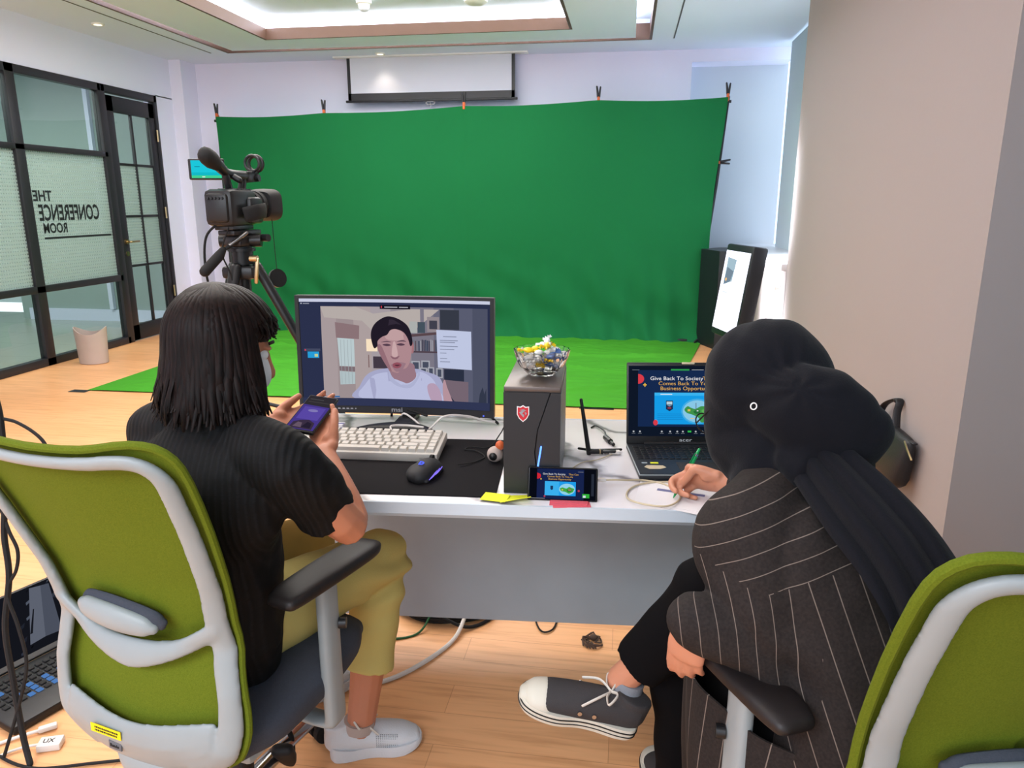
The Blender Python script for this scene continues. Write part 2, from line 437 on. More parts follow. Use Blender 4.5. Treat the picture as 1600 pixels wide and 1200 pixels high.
def solo(name, mb, m, label, catg, loc=None, group=None):
    """a thing that is one mesh, given in world coordinates; origin moved to its base centre"""
    me = mb if not isinstance(mb, MB) else to_mesh(name, mb)
    xs = [v.co for v in me.vertices]
    c = Vector(((min(v.x for v in xs) + max(v.x for v in xs)) / 2, (min(v.y for v in xs) + max(v.y for v in xs)) / 2, min(v.z for v in xs)))
    me.transform(Matrix.Translation(-c))
    o = link(name, me, m); o.location = c
    return tag(o, label, catg, group)
def struct(name, mb, m):
    o = link(name, mb, m); o['kind'] = 'structure'; return o
def cable(name, pts, r, m, label, n=8, group=None, smooth=8, catg='cable'):
    mb = MB().tube(pts, r, n=n, smooth=smooth); return solo(name, mb, m, label, catg, group=group)
def frame_from(x, y, o):
    """matrix with x axis, y axis, origin"""
    x = Vector(x).normalized(); y = Vector(y); z = x.cross(y).normalized(); y = z.cross(x)
    m = Matrix.Identity(4)
    for i in range(3): m[i][0] = x[i]; m[i][1] = y[i]; m[i][2] = z[i]; m[i][3] = o[i]
    return m
def text_mb(mb, txt, size, Mx, mi=0, align='LEFT', extrude=0.0004, squeeze=1.0, bold=0.0):
    cu = bpy.data.curves.new('t', 'FONT'); cu.body = txt; cu.size = size; cu.align_x = align; cu.extrude = extrude; cu.offset = bold; cu.resolution_u = 3
    o = bpy.data.objects.new('t', cu); C.objects.link(o)
    dg = bpy.context.evaluated_depsgraph_get(); dg.update()
    me = bpy.data.meshes.new_from_object(o.evaluated_get(dg))
    mb.add([Mx @ Vector((v.co.x * squeeze, v.co.y, v.co.z + extrude)) for v in me.vertices], [tuple(p.vertices) for p in me.polygons], mi)
    bpy.data.objects.remove(o); bpy.data.curves.remove(cu); bpy.data.meshes.remove(me)
    return mb
def ell(cx, cy, rx, ry, n=24, a0=0, a1=360):
    return [(cx + rx * math.cos(R(a0 + (a1 - a0) * k / n)), cy + ry * math.sin(R(a0 + (a1 - a0) * k / n))) for k in range(n + (0 if a1 - a0 == 360 else 1))]
def rect(x0, y0, x1, y1): return [(x0, y0), (x1, y0), (x1, y1), (x0, y1)]
def art(name, parent, Mx, w, h, items, step=0.00012, k=1.0):
    """picture shown by a screen or print: flat coloured polygons in 0..1 coordinates (y up), each on its own hair-thin layer. items (colour, polygon) or (colour, text, x, y, size, align)"""
    mb = MB(); mats = []; z = 0
    for it in items:
        col = it[0]; m = glow(*col, k) if not isinstance(col, str) else M[col]
        if m not in mats: mats.append(m)
        mi = mats.index(m); z += step
        if isinstance(it[1], str):
            text_mb(mb, it[1], it[4] * h, Mx @ Matrix.Translation((it[2] * w, it[3] * h, z)), mi, it[5] if len(it) > 5 else 'LEFT', 0.00002, it[6] if len(it) > 6 else 1.0, it[7] if len(it) > 7 else 0.0)
        else:
            pl = it[1]
            mb.add([Mx @ Vector((p[0] * w, p[1] * h, z)) for p in pl], [tuple(range(len(pl)))], mi)
    me = bpy.data.meshes.new(name); me.from_pydata([tuple(v) for v in mb.v], [], mb.f); me.update()
    for p, i in zip(me.polygons, mb.mi): p.material_index = i
    return link(name, me, mats, parent)

# ================================================================== THE ROOM
ZC = 2.92
struct('floor', MB().box((-1.55, 2.6, -0.02), (7.0, 12.0, 0.04)), 'floor_wood')
struct('floor_lobby', MB().box((-7.55, 3.6, -0.02), (5.0, 10.0, 0.04)), 'lobby_tile')
# back wall: main face, and the recessed bay on its right
struct('wall_back', MB().box((-2.16, 8.37, ZC / 2), (5.5, 0.2, ZC)), 'wall_white')
struct('wall_back_recess', MB().box((1.2, 8.62, ZC / 2), (1.3, 0.1, ZC)), 'wall_white_shaded')
struct('trim_1', MB().box((1.08, 8.42, 2.87), (0.98, 0.3, 0.14)), 'wall_white')
# left pier next to the glass door, wall above the partition
struct('wall_pillar', MB().box((-5.0, 8.13, ZC / 2), (0.22, 0.3, ZC)), 'wall_white')
struct('wall_left', MB().box((-5.10, 3.0, 2.72), (0.14, 10.0, 0.42)).box((-5.10, 7.83, 1.26), (0.14, 0.32, 2.52)), 'wall_white')
struct('wall_left_front', MB().box((-5.10, -0.2, 1.26), (0.14, 5.0, 2.52)), 'wall_white')
# right: pier wall (beige), low wall and sill under the far window, blinds, near window bay
struct('wall_right', MB().box((1.30, 4.12, ZC / 2), (0.30, 2.99, ZC)).box((1.30, 7.05, 0.46), (0.30, 2.9, 0.92)), 'wall_beige')
struct('trim_2', MB().box((1.315, 7.06, 0.945), (0.40, 2.86, 0.05), bev=0.006), 'sill_stone')
struct('wall_right_near', MB().box((1.66, 0.9, ZC / 2), (0.3, 3.5, ZC)), 'blind_grey')
w2 = thing('window_2', 'tall far window with a drawn blind and a bright gap of daylight at its edge', 'window', (1.56, 7.1, 0.97)); del w2['category']; w2['kind'] = 'structure'
link('blind', MB().sheet(lambda u, v: (1.50, 5.55 + 2.38 * u, 0.97 + 1.93 * v), 4, 4, 0.01), 'blind_white', w2, True)
link('pane', MB().box((1.60, 7.1, 1.94), (0.02, 2.9, 1.94)), glow(214, 236, 255, 2.2), w2, True)
# ceiling with a stepped tray
def ring(mb, x0, x1, y0, y1, X0, X1, Y0, Y1, z0, z1):
    """slab with a rectangular hole x0..x1,y0..y1 inside X0..X1,Y0..Y1"""
    zc = (z0 + z1) / 2; h = z1 - z0
    mb.box(((X0 + x0) / 2, (Y0 + Y1) / 2, zc), (x0 - X0, Y1 - Y0, h)); mb.box(((X1 + x1) / 2, (Y0 + Y1) / 2, zc), (X1 - x1, Y1 - Y0, h))
    mb.box(((x0 + x1) / 2, (Y0 + y0) / 2, zc), (x1 - x0, y0 - Y0, h)); mb.box(((x0 + x1) / 2, (Y1 + y1) / 2, zc), (x1 - x0, Y1 - y1, h)); return mb
OX0, OX1, OY0, OY1 = -4.18, 0.16, 0.9, 7.72      # outer recess
IX0, IX1, IY0, IY1 = -3.49, -0.56, 1.5, 7.18     # inner opening
struct('ceiling', ring(MB(), OX0, OX1, OY0, OY1, -5.1, 1.9, -3.2, 8.7, ZC, ZC + 0.5), 'ceiling_white')
struct('ceiling_ring', ring(MB(), IX0, IX1, IY0, IY1, OX0 + 0.10, OX1 - 0.15, OY0 + 0.1, OY1 - 0.09, ZC - 0.0, ZC + 0.05), 'ceiling_white')
struct('ceiling_tray', MB().box((-2.0, 4.3, 3.13), (4.34, 6.82, 0.06)), 'ceiling_white')
struct('trim_3', ring(MB(), OX0 + 0.02, OX1 - 0.02, OY0 + 0.02, OY1 - 0.02, OX0 - 0.005, OX1 + 0.005, OY0 - 0.005, OY1 + 0.005, ZC - 0.004, ZC + 0.14), 'soffit_wood')
struct('trim_4', ring(MB(), IX0 + 0.02, IX1 - 0.02, IY0 + 0.02, IY1 - 0.02, IX0 - 0.005, IX1 + 0.005, IY0 - 0.005, IY1 + 0.005, ZC - 0.004, ZC + 0.095), 'soffit_wood')
struct('trim_5', MB().box((0.37, 5.0, ZC - 0.001), (0.012, 5.4, 0.004)).box((-4.36, 4.9, ZC - 0.001), (0.012, 5.6, 0.004)), 'frame_black')
# lobby behind the glass
struct('wall_lobby_back', MB().box((-6.2, 8.2, 1.5), (2.2, 0.2, 3.0)), 'wall_lobby')
struct('wall_lobby_side', MB().box((-7.35, 8.8, 1.5), (0.12, 1.4, 3.0)).box((-8.6, 9.5, 1.5), (2.6, 0.1, 3.0)).box((-9.6, 4.5, 1.5), (0.1, 10, 3.0)), 'wall_lobby')
struct('baseboard_lobby', MB().box((-6.2, 8.09, 0.07), (2.2, 0.03, 0.14)), 'wall_white')
struct('ceiling_lobby', MB().box((-7.55, 4.0, 3.0), (4.9, 12.0, 0.1)), 'ceiling_white')
struct('wall_lobby_panel', MB().box((-6.15, 8.08, 1.55), (0.05, 0.06, 2.8)), 'wall_white')

# glass partition ------------------------------------------------
PX = -5.05
def bar(mb, y0, y1, z0, z1, d=0.07, x=PX): return mb.box((x, (y0 + y1) / 2, (z0 + z1) / 2), (d, y1 - y0, z1 - z0), bev=0.004)
p = thing('window_1', 'black framed glass partition with dotted frosted band and mirrored lettering', 'window', (PX, 5.2, 0)); del p['category']; p['kind'] = 'structure'
fb = MB()
bar(fb, 2.3, 6.80, 2.44, 2.51); bar(fb, 2.3, 6.80, 0, 0.07); bar(fb, 6.80, 7.67, 2.44, 2.51)
bar(fb, 2.3, 6.80, 1.835, 1.885); bar(fb, 2.3, 6.80, 0.64, 0.70)
for y0, y1 in ((6.755, 6.855), (5.665, 5.765), (4.55, 4.65), (3.45, 3.55), (2.30, 2.38), (7.62, 7.67)): bar(fb, y0, y1, 0, 2.51)
link('frame', fb, 'frame_black', p, True)
for (y0, y1) in ((2.38, 3.45), (3.55, 4.55), (4.65, 5.665), (5.765, 6.755)):
    for (z0, z1, k) in ((0.07, 0.64, 'pane_glass'), (0.70, 1.835, 'film_glass'), (1.885, 2.44, 'pane_glass')):
        link('pane', MB().box((PX, (y0 + y1) / 2, (z0 + z1) / 2), (0.008, y1 - y0, z1 - z0)), k, p, True)
# lettering fixed on the far side, so it reads mirrored from this room
tb = MB()
def mirr(y, z): # text x axis runs toward -y, seen from +x it is mirrored
    return Matrix(((0, 0, 1, PX + 0.006), (-1, 0, 0, y), (0, 1, 0, z), (0, 0, 0, 1)))
text_mb(tb, 'THE', 0.125, mirr(6.02, 1.42), squeeze=0.95, bold=0.003)
text_mb(tb, 'CONFERENCE', 0.19, mirr(6.60, 1.255), squeeze=0.625, bold=0.0045)
text_mb(tb, 'ROOM', 0.12, mirr(6.16, 1.145), squeeze=0.80, bold=0.003)
tb.box((PX + 0.006, 6.30, 1.10), (0.002, 0.86, 0.018))
link('lettering', tb, 'frame_black', p, True)
# glass door
d = thing('door_1', 'black framed glass door in the partition with gold lever handle', 'door', (PX, 7.24, 0)); del d['category']; d['kind'] = 'structure'
fb = MB(); y0, y1 = 6.865, 7.61
bar(fb, y0, y0 + 0.10, 0.01, 2.42, 0.05); bar(fb, y1 - 0.09, y1, 0.01, 2.42, 0.05); bar(fb, y0, y1, 2.27, 2.42, 0.05); bar(fb, y0, y1, 0.01, 0.17, 0.05)
ym = (y0 + 0.10 + y1 - 0.09) / 2
bar(fb, ym - 0.012, ym + 0.012, 0.17, 2.27, 0.03)
for z in (0.77, 1.27, 1.78): bar(fb, y0 + 0.1, y1 - 0.09, z - 0.012, z + 0.012, 0.03)
link('door_frame', fb, 'frame_black', d, True)
for (z0, z1, k) in ((0.17, 0.758, 'pane_glass'), (0.782, 1.258, 'film_glass'), (1.282, 1.768, 'film_glass'), (1.792, 2.27, 'pane_glass')):
    for a, b in ((y0 + 0.10, ym - 0.012), (ym + 0.012, y1 - 0.09)):
        link('pane', MB().box((PX, (a + b) / 2, (z0 + z1) / 2), (0.008, b - a, z1 - z0)), k, d, True)
hb = MB().cyl((PX + 0.02, 6.915, 1.02), (PX + 0.045, 6.915, 1.02), 0.026).tube([(PX + 0.04, 6.915, 1.02), (PX + 0.08, 6.918, 1.02), (PX + 0.085, 6.96, 1.02), (PX + 0.08, 7.05, 1.02)], 0.010, smooth=4).cyl((PX + 0.02, 6.915, 0.90), (PX + 0.035, 6.915, 0.90), 0.024)
link('door_handle', hb, 'brass', d, True)
for z in (0.45, 1.3, 2.1): link('hinge', MB().cyl((PX + 0.04, 7.615, z - 0.06), (PX + 0.04, 7.615, z + 0.06), 0.010), 'brass', d, True)

# ceiling fittings ------------------------------------------------
def downlight(x, y, label, power):
    t = thing('ceiling_downlight', label, 'downlight', (x, y, ZC - 0.012), 0, 'recessed downlights')
    link('trim_ring', MB().lathe((0, 0, 0), [(0.035, 0.010), (0.036, 0.0), (0.050, 0.0), (0.054, 0.012)], 28), 'white_paint', t)
    link('lens', MB().lathe((0, 0, 0), [(0.0, 0.006), (0.035, 0.007)], 24), glow(255, 236, 200, 4.0), t)
    l = bpy.data.lights.new('downlight_lamp', 'SPOT'); l.energy = power; l.color = (1.0, 0.84, 0.64); l.spot_size = R(95); l.spot_blend = 0.8; l.shadow_soft_size = 0.04
    o = bpy.data.objects.new('downlight_lamp', l); C.objects.link(o); o.location = (x, y, ZC - 0.03)
downlight(-4.63, 6.35, 'small warm recessed downlight above the glass partition', 40)
downlight(-2.62, 7.98, 'small recessed downlight near the back wall above the projection screen', 6)
t = thing('smoke_detector', 'white dome smoke detector on the lit ceiling tray', 'smoke detector', (-2.30, 6.62, 3.08))
link('base', MB().lathe((0, 0, 0), [(0, 0), (0.065, 0), (0.065, -0.02), (0.05, -0.03)], 28), 'white_paint', t)
link('dome', MB().lathe((0, 0, 0), [(0.05, -0.03), (0.045, -0.06), (0.028, -0.08), (0, -0.085)], 28), 'screen_white', t)
t = thing('ceiling_sensor', 'flat round white sensor on the lit ceiling tray', 'sensor', (-1.35, 6.75, 3.08))
link('base', MB().lathe((0, 0, 0), [(0, 0), (0.10, 0), (0.10, -0.012), (0.07, -0.03), (0, -0.032)], 28), 'white_paint', t)

# projection screen ------------------------------------------------
t = thing('projection_screen', 'partly lowered white projection screen with black borders on the back wall', 'projection screen', (-2.13, 8.12, 2.46))
X0, X1 = -3.04, -1.22
link('fabric', MB().box(((X0 + X1) / 2, 8.12, 2.70), (X1 - X0 - 0.06, 0.003, 0.43)), 'screen_white', t, True)
bb = MB().box((X0 + 0.015, 8.12, 2.70), (0.035, 0.0035, 0.44)).box((X1 - 0.015, 8.12, 2.70), (0.035, 0.0035, 0.44)).box(((X0 + X1) / 2, 8.12, 2.515), (X1 - X0, 0.0035, 0.07))
link('black_border', bb, 'frame_black', t, True)
link('bottom_bar', MB().box(((X0 + X1) / 2, 8.12, 2.468), (X1 - X0 + 0.06, 0.028, 0.024), bev=0.005), 'frame_black', t, True)
link('pull_ring', MB().tube([(-2.13 + 0.05 * math.cos(a / 12 * 2 * PI), 8.12, 2.44 + 0.016 * math.sin(a / 12 * 2 * PI)) for a in range(12)], 0.003, closed=True, n=6).cyl((-2.13, 8.12, 2.457), (-2.13, 8.12, 2.22), 0.0015, n=6), 'steel', t, True)
# housing slot in the ceiling
struct('trim_6', MB().box((-2.13, 8.12, 2.915), (2.1, 0.10, 0.02)), 'white_paint')

# chroma key backdrop ------------------------------------------------
BY = 7.78
TL = [(-4.40, 2.30), (-3.19, 2.315), (-1.69, 2.36), (-0.33, 2.385), (0.91, 2.39)]
def topz(x):
    for (a, za), (b, zb) in zip(TL, TL[1:]):
        if x <= b:
            t = (x - a) / (b - a); return za + (zb - za) * t - 0.02 * math.sin(PI * min(max(t, 0), 1))
    return TL[-1][1]
def bd(u, v):
    v = v ** 1.0
    xl = -4.40 + 0.30 * (1 - v) * 0.3
    xr = 0.91 - 0.10 * math.sin(PI * min(1, (1 - v) * 1.05)) * (1 - v) ** 0.3 - 0.02 * (1 - v)
    x = xl + (xr - xl) * u
    zt = topz(min(max(x, -4.40), 0.91)); z = 0.004 + (zt - 0.004) * v
    y = BY
    low = max(0, 1 - v / 0.42)
    # pulled folds sweeping from the lower right corner, gathers on the floor line
    f = math.sin(26 * (x * 0.9 - (1 - u) * 0.4) + 7 * v + 2 * noise.noise(Vector((x * 1.2, z * 1.5, 0)))) * 0.016 * low * (0.4 + u)
    f += math.sin(9 * (x + z * 1.4) + 3 * noise.noise(Vector((x, z, 3)))) * 0.02 * low
    f += 0.035 * noise.noise(Vector((x * 0.9, z * 0.8, 7))) + 0.006 * noise.noise(Vector((x * 6, z * 2.0, 1)))
    f += 0.012 * math.exp(-((x + 1.69) / 0.02) ** 2) * 0.5
    e = max(0, (u - 0.9) / 0.1); f += 0.03 * math.sin(z * 9) * e * e * 0.5
    return (x, y - 0.03 + f - 0.10 * max(0, 1 - v / 0.12) ** 2, z)
solo('chroma_backdrop', MB().sheet(bd, 260, 130, 0.004), 'chroma_green_dim', 'large dark green chroma key cloth hung in front of the back wall', 'backdrop')
def fc(u, v):
    a = Vector((-4.05, 4.92)); b = Vector((0.30, 5.02)); c = Vector((0.80, 7.74)); d_ = Vector((-4.0, 7.74))
    # near edge with the corner at the right cut back
    pa = a.lerp(b, u); pb = d_.lerp(c, u)
    q = pa.lerp(pb, v)
    if v < 0.35: q.x += 0.30 * max(0, u - 0.85) / 0.15 * (v / 0.35) * 0.8
    n1 = noise.noise(Vector((q.x * 1.5, q.y * 3.5, 2))); n2 = noise.noise(Vector((q.x * 5, q.y * 11 + n1, 5)))
    edge = min(1, min(u, 1 - u, v + 0.02, 1) * 14)
    h = 0.006 + edge * (0.022 * max(0, n1 + 0.15) + 0.016 * abs(n2) ** 0.8)
    h += edge * 0.03 * math.exp(-((q.y - 5.55 - 0.25 * math.sin(q.x * 1.3)) / 0.035) ** 2)
    h += edge * 0.022 * math.exp(-((q.y - 6.35 + 0.3 * math.sin(q.x * 1.7 + 1)) / 0.03) ** 2)
    h += edge * 0.025 * math.exp(-((q.y - 6.95 + 0.2 * math.sin(q.x * 2.3 + 2)) / 0.03) ** 2)
    return (q.x, q.y, h)
solo('chroma_floor_cloth', MB().sheet(fc, 240, 150, -0.003), 'chroma_green_lit', 'bright green chroma cloth spread wrinkled over the wood floor', 'floor cloth')
t = thing('backdrop_stand', 'black metal stand frame carrying the green chroma backdrop', 'backdrop stand', (-1.75, 7.86, 0))
link('crossbar', MB().cyl((-4.46, 7.83, 2.265), (0.95, 7.83, 2.36), 0.014), 'frame_black', t, True)
link('pole', MB().tube([(0.92, 7.83, 2.40), (0.86, 7.83, 1.6), (0.80, 7.83, 1.0), (0.78, 7.83, 0.78)], 0.017).tube([(0.78, 7.83, 0.78), (0.84, 7.83, 0.30), (0.92, 7.83, 0.02)], 0.017), 'frame_black', t, True)
link('pole', MB().cyl((-4.42, 7.83, 2.32), (-4.42, 7.83, 0.0), 0.016), 'frame_black', t, True)
link('foot', MB().tube([(0.72, 7.62, 0.02), (0.88, 7.83, 0.10), (1.02, 8.05, 0.02)], 0.012).box((0.60, 7.70, 0.02), (0.10, 0.06, 0.035), bev=0.005), 'frame_black', t, True)
CL = ['leftmost black spring clamp on the top edge of the green backdrop', 'black spring clamp second from the left on the backdrop top edge', 'black spring clamp on the backdrop edge right under the projection screen', 'black spring clamp second from the right on the backdrop top edge', 'black spring clamp at the top right corner of the green backdrop']
def clamp(loc, label, rot=(0, 0, 0)):
    t = thing('spring_clamp', label, 'clamp', loc, 0, 'spring clamps on the backdrop', rot=rot)
    link('handle', MB().tube([(-0.008, 0, 0.03), (-0.012, 0, 0.08), (-0.020, 0, 0.125)], [(0.010, 0.012), (0.011, 0.013), (0.009, 0.011)], smooth=3).tube([(0.008, 0, 0.03), (0.011, 0, 0.08), (0.016, 0, 0.12)], [(0.009, 0.012), (0.010, 0.013), (0.008, 0.011)], smooth=3), 'frame_black', t)
    link('jaw', MB().box((0, 0, 0.012), (0.026, 0.035, 0.04), bev=0.006).box((0, -0.012, -0.02), (0.022, 0.016, 0.035), bev=0.005).box((0, 0.03, -0.02), (0.022, 0.014, 0.035), bev=0.005), 'clamp_orange', t)
for (x, z), lb in zip(TL, CL): clamp((x, 7.78, z + 0.005), lb)
clamp((0.845, 7.79, 1.79), 'black spring clamp sticking out sideways from the backdrop right edge', (0, R(88), 0))

# kiosk display, dark cloth cover behind it, outlet, bin ------------------------------------------------
t = thing('display_stand', 'white lit portrait display in a dark casing tilted by the right wall', 'display', (0.94, 6.4, 0))
DM = frame_from((0.26, -0.965, 0), (0.15, -0.04, 1.0), (0.70, 6.10, 0.42))
Dm = DM.to_3x3()
link('casing', MB().box(DM @ Vector((0.235, 0.32, -0.065)), (0.50, 0.72, 0.12), rot=Dm, bev=0.02), 'case_dark', t, True)
g = [(( 236, 238, 255), rect(0.02, 0.02, 0.98, 0.98)), ((120, 140, 150), [(0.14, 0.90), (0.50, 0.88), (0.46, 0.62), (0.14, 0.56)]), ((86, 100, 112), [(0.18, 0.78), (0.46, 0.74), (0.40, 0.62), (0.14, 0.56)]), ((200, 150, 90), ell(0.22, 0.63, 0.03, 0.02)), ((186, 190, 215), rect(0.14, 0.50, 0.42, 0.55)), ((170, 176, 205), rect(0.16, 0.47, 0.38, 0.485))]
random.seed(3)
for r_ in range(9): 
    for c_ in range(6):
        if random.random() < .7: g.append(((222, 210, 225), rect(0.12 + c_ * 0.13, 0.08 + r_ * 0.035, 0.12 + c_ * 0.13 + random.uniform(.04, .11), 0.088 + r_ * 0.035)))
a_ = art('screen', t, wm(t).inverted() @ DM @ Matrix.Translation((0, 0, -0.004)), 0.47, 0.64, g, 0.0006, 2.2)
link('stand_foot', MB().box((0.84, 5.85, 0.015), (0.30, 0.42, 0.03), bev=0.01).box((0.84, 5.87, 0.22), (0.06, 0.08, 0.42), bev=0.01), 'case_dark', t, True)
solo('covered_equipment_case', MB().grid(lambda u, v: (0, 0, 0), 1, 1) if False else MB().prism([(0.74, 7.70), (0.88, 7.35), (1.12, 7.30), (1.13, 7.98), (0.95, 8.0)], 0.955), 'case_dark', 'large dark blue-black equipment case behind the lit display', 'case')
solo('wall_outlet', MB().box((1.147, 5.80, 0.76), (0.012, 0.075, 0.115), bev=0.004).box((1.139, 5.80, 0.76), (0.006, 0.035, 0.05), bev=0.002), 'white_paint', 'white electrical outlet on the bright right wall', 'outlet')
solo('outlet_plug', MB().box((1.122, 5.80, 0.765), (0.03, 0.022, 0.045), bev=0.005).tube([(1.12, 5.80, 0.75), (1.118, 5.795, 0.725), (1.125, 5.77, 0.71)], 0.004), 'cable_white', 'small plug in the wall outlet', 'plug')
bm_ = MB()
def wob(a, j): return 1.0
N = 40; prof = []
vs = []; fs = []
for lv, (z, r_) in enumerate(((0, 0.118), (0.006, 0.125), (0.15, 0.132), (0.30, 0.142))):
    for k in range(N):
        a = 2 * PI * k / N; zz = z + (0.03 * math.cos(2 * (a - 0.4)) if lv == 3 else 0)
        vs.append((-4.72 + r_ * math.cos(a), 5.86 + 0.82 * r_ * math.sin(a), zz))
for lv, (z, r_) in enumerate(((0.30, 0.134), (0.15, 0.125), (0.012, 0.116))):
    for k in range(N):
        a = 2 * PI * k / N; zz = z + (0.03 * math.cos(2 * (a - 0.4)) if lv == 0 else 0)
        vs.append((-4.72 + r_ * math.cos(a), 5.86 + 0.82 * r_ * math.sin(a), zz))
for i in range(6):
    for k in range(N): fs.append((i * N + k, i * N + (k + 1) % N, (i + 1) * N + (k + 1) % N, (i + 1) * N + k))
fs.append(tuple(reversed(range(N)))); fs.append(tuple(6 * N + k for k in range(N)))
solo('waste_bin', MB().add(vs, fs), 'bin_taupe', 'taupe plastic waste bin with a dipped rim by the glass partition', 'waste bin')
solo('floor_tape', MB().box((-4.11, 4.90, 0.002), (0.14, 0.07, 0.002)), 'frame_black', 'black tape strip at the left corner of the green floor cloth', 'tape')
solo('floor_tape', MB().box((-0.17, 5.01, 0.002), (0.24, 0.05, 0.002)), 'frame_black', 'black tape strip on the near edge of the floor cloth beyond the antenna', 'tape')

# ================================================================== CAMCORDER ON TRIPOD
def Tp(x, y, t):  # only a note: positions below were surveyed in metres
    return None
TC = Vector((-1.475, 2.70, 0))
t = thing('tripod', 'black video tripod with a pan handle standing behind the desk', 'tripod', tuple(TC))
top = Vector((-1.475, 2.70, 1.17))
link('head', MB().cyl(top, top + Vector((0, 0, 0.05)), 0.042, 28).cyl(top + Vector((0, 0, 0.05)), top + Vector((0, 0, 0.062)), 0.052, 28).cyl(top + Vector((0, 0, 0.06)), top + Vector((0, 0, 0.075)), 0.040, 28)
     .box(top + Vector((0, 0, 0.09)), (0.085, 0.11, 0.045), Euler((0, 0, R(-10))), bev=0.012).cyl(top + Vector((-0.075, -0.02, 0.09)), top + Vector((0.075, 0.02, 0.09)), 0.024, 20)
     .box(top + Vector((0.0, 0.0, 0.121)), (0.075, 0.16, 0.018), Euler((0, 0, R(-10))), bev=0.004).cyl(top + Vector((0.04, 0.04, 0.10)), top + Vector((0.105, 0.02, 0.10)), 0.014), 'plastic_black', t, True)
link('pan_handle', MB().tube([top + Vector((0.03, -0.05, 0.10)), top + Vector((-0.03, -0.11, 0.05))], 0.007).tube([top + Vector((-0.02, -0.10, 0.06)), top + Vector((-0.03, -0.11, 0.04)), top + Vector((-0.062, -0.165, -0.015))], [0.013, 0.019, 0.020]), 'rubber_black', t, True)
link('handle_rod', MB().tube([top + Vector((0.045, -0.035, 0.12)), top + Vector((0.0, -0.08, 0.078))], 0.0075), 'steel', t, True)
link('center_column', MB().cyl(top, top + Vector((0, 0, -0.42)), 0.026).box(top + Vector((0, 0, -0.03)), (0.13, 0.11, 0.05), bev=0.015), 'plastic_black', t, True)
link('lock_lever', MB().box(top + Vector((0.082, -0.05, -0.02)), (0.014, 0.012, 0.10), Euler((0, R(8), 0)), bev=0.004).cyl(top + Vector((0.06, -0.05, 0.025)), top + Vector((0.09, -0.05, 0.025)), 0.012), 'brass', t, True)
feet = [Vector((-0.86, 2.82, 0)), Vector((-1.98, 2.93, 0)), Vector((-1.50, 2.18, 0))]
for k, ft in enumerate(feet):
    dirh = (ft - TC).normalized(); a = top + dirh * 0.055 + Vector((0, 0, -0.01)); mid = a.lerp(ft, 0.48)
    side = dirh.cross(Vector((0, 0, 1)))
    lg = MB().tube([a, mid], [(0.024, 0.019), (0.022, 0.017)], ref=side).tube([mid + side * 0.011, ft + side * 0.006 + Vector((0, 0, 0.03))], 0.0085).tube([mid - side * 0.011, ft - side * 0.006 + Vector((0, 0, 0.03))], 0.0085).box(mid, (0.05, 0.03, 0.035), bev=0.006)
    L = link('leg', lg, 'plastic_black', t, True)
    f_ = link('foot', MB().sph(ft + Vector((0, 0, 0.018)), (0.02, 0.02, 0.018), 14, 8), 'rubber_black', L); f_.data.transform(wm(L).inverted())
    link('spreader', MB().tube([TC + Vector((0, 0, 0.62)), a.lerp(ft, 0.55)], 0.008), 'plastic_black', t, True)
# camcorder, pointing right and away
az = R(0)
F = Vector((math.sin(az), math.cos(az), 0)); Rt = Vector((math.cos(az), -math.sin(az), 0)); U = Vector((0, 0, 1))
cb = Vector((-1.49, 2.70, 1.308))
t = thing('camcorder', 'black professional camcorder with lens hood and lit cyan flip-out screen on the tripod', 'camcorder', tuple(cb))
CM = Matrix(((F.x, Rt.x, 0, cb.x), (F.y, Rt.y, 0, cb.y), (F.z, Rt.z, 1, cb.z), (0, 0, 0, 1)))   # x fwd, y right, z up
class LB(MB): pass
def cpart(name, mb, m, par=None):
    me = to_mesh(name, mb); me.transform(Matrix.Translation(-cb) @ CM); return link(name, me, m, par or t)
b = MB().box((-0.02, 0.0, 0.075), (0.20, 0.115, 0.135), bev=0.022).box((-0.10, 0.0, 0.075), (0.06, 0.085, 0.105), bev=0.012).box((0.045, 0.058, 0.065), (0.10, 0.03, 0.10), bev=0.015).cyl((-0.02, 0.075, 0.05), (-0.02, 0.085, 0.05), 0.02)
b.box((-0.01, 0, 0.004), (0.16, 0.075, 0.02), bev=0.004)
for k in range(5): b.cyl((-0.122, -0.028 + 0.014 * k, 0.11), (-0.136, -0.028 + 0.014 * k, 0.11), 0.005, 10)
for k in range(4): b.box((-0.03 + k * 0.03, 0.0, 0.143), (0.018, 0.08, 0.006), bev=0.002)
cpart('body', b, 'plastic_black')
cpart('lens_barrel', MB().cyl((0.07, 0, 0.085), (0.19, 0, 0.085), 0.052, 30).cyl((0.10, 0, 0.085), (0.125, 0, 0.085), 0.056, 30).cyl((0.14, 0, 0.085), (0.165, 0, 0.085), 0.056, 30), 'rubber_black')
cpart('lens_hood', MB().tube([(0.185, 0, 0.085), (0.20, 0, 0.085), (0.25, 0, 0.085)], [(0.060, 0.053), (0.068, 0.058), (0.077, 0.065)], ref=(0, 1, 0), n=32, prof=0.55, round_cap=False), 'plastic_matte')
cpart('handle', MB().tube([(-0.13, 0, 0.245), (-0.09, 0, 0.228), (-0.045, 0, 0.205), (0.02, 0, 0.198), (0.10, 0, 0.195)], [(0.024, 0.022), (0.022, 0.022), (0.017, 0.017), (0.017, 0.016), (0.02, 0.02)], smooth=4).tube([(-0.05, 0, 0.215), (-0.035, 0, 0.17), (-0.02, 0, 0.13)], 0.014).tube([(0.085, 0, 0.20), (0.075, 0, 0.16), (0.06, 0, 0.13)], 0.015).box((0.13, 0, 0.195), (0.08, 0.04, 0.038), bev=0.008), 'plastic_black')
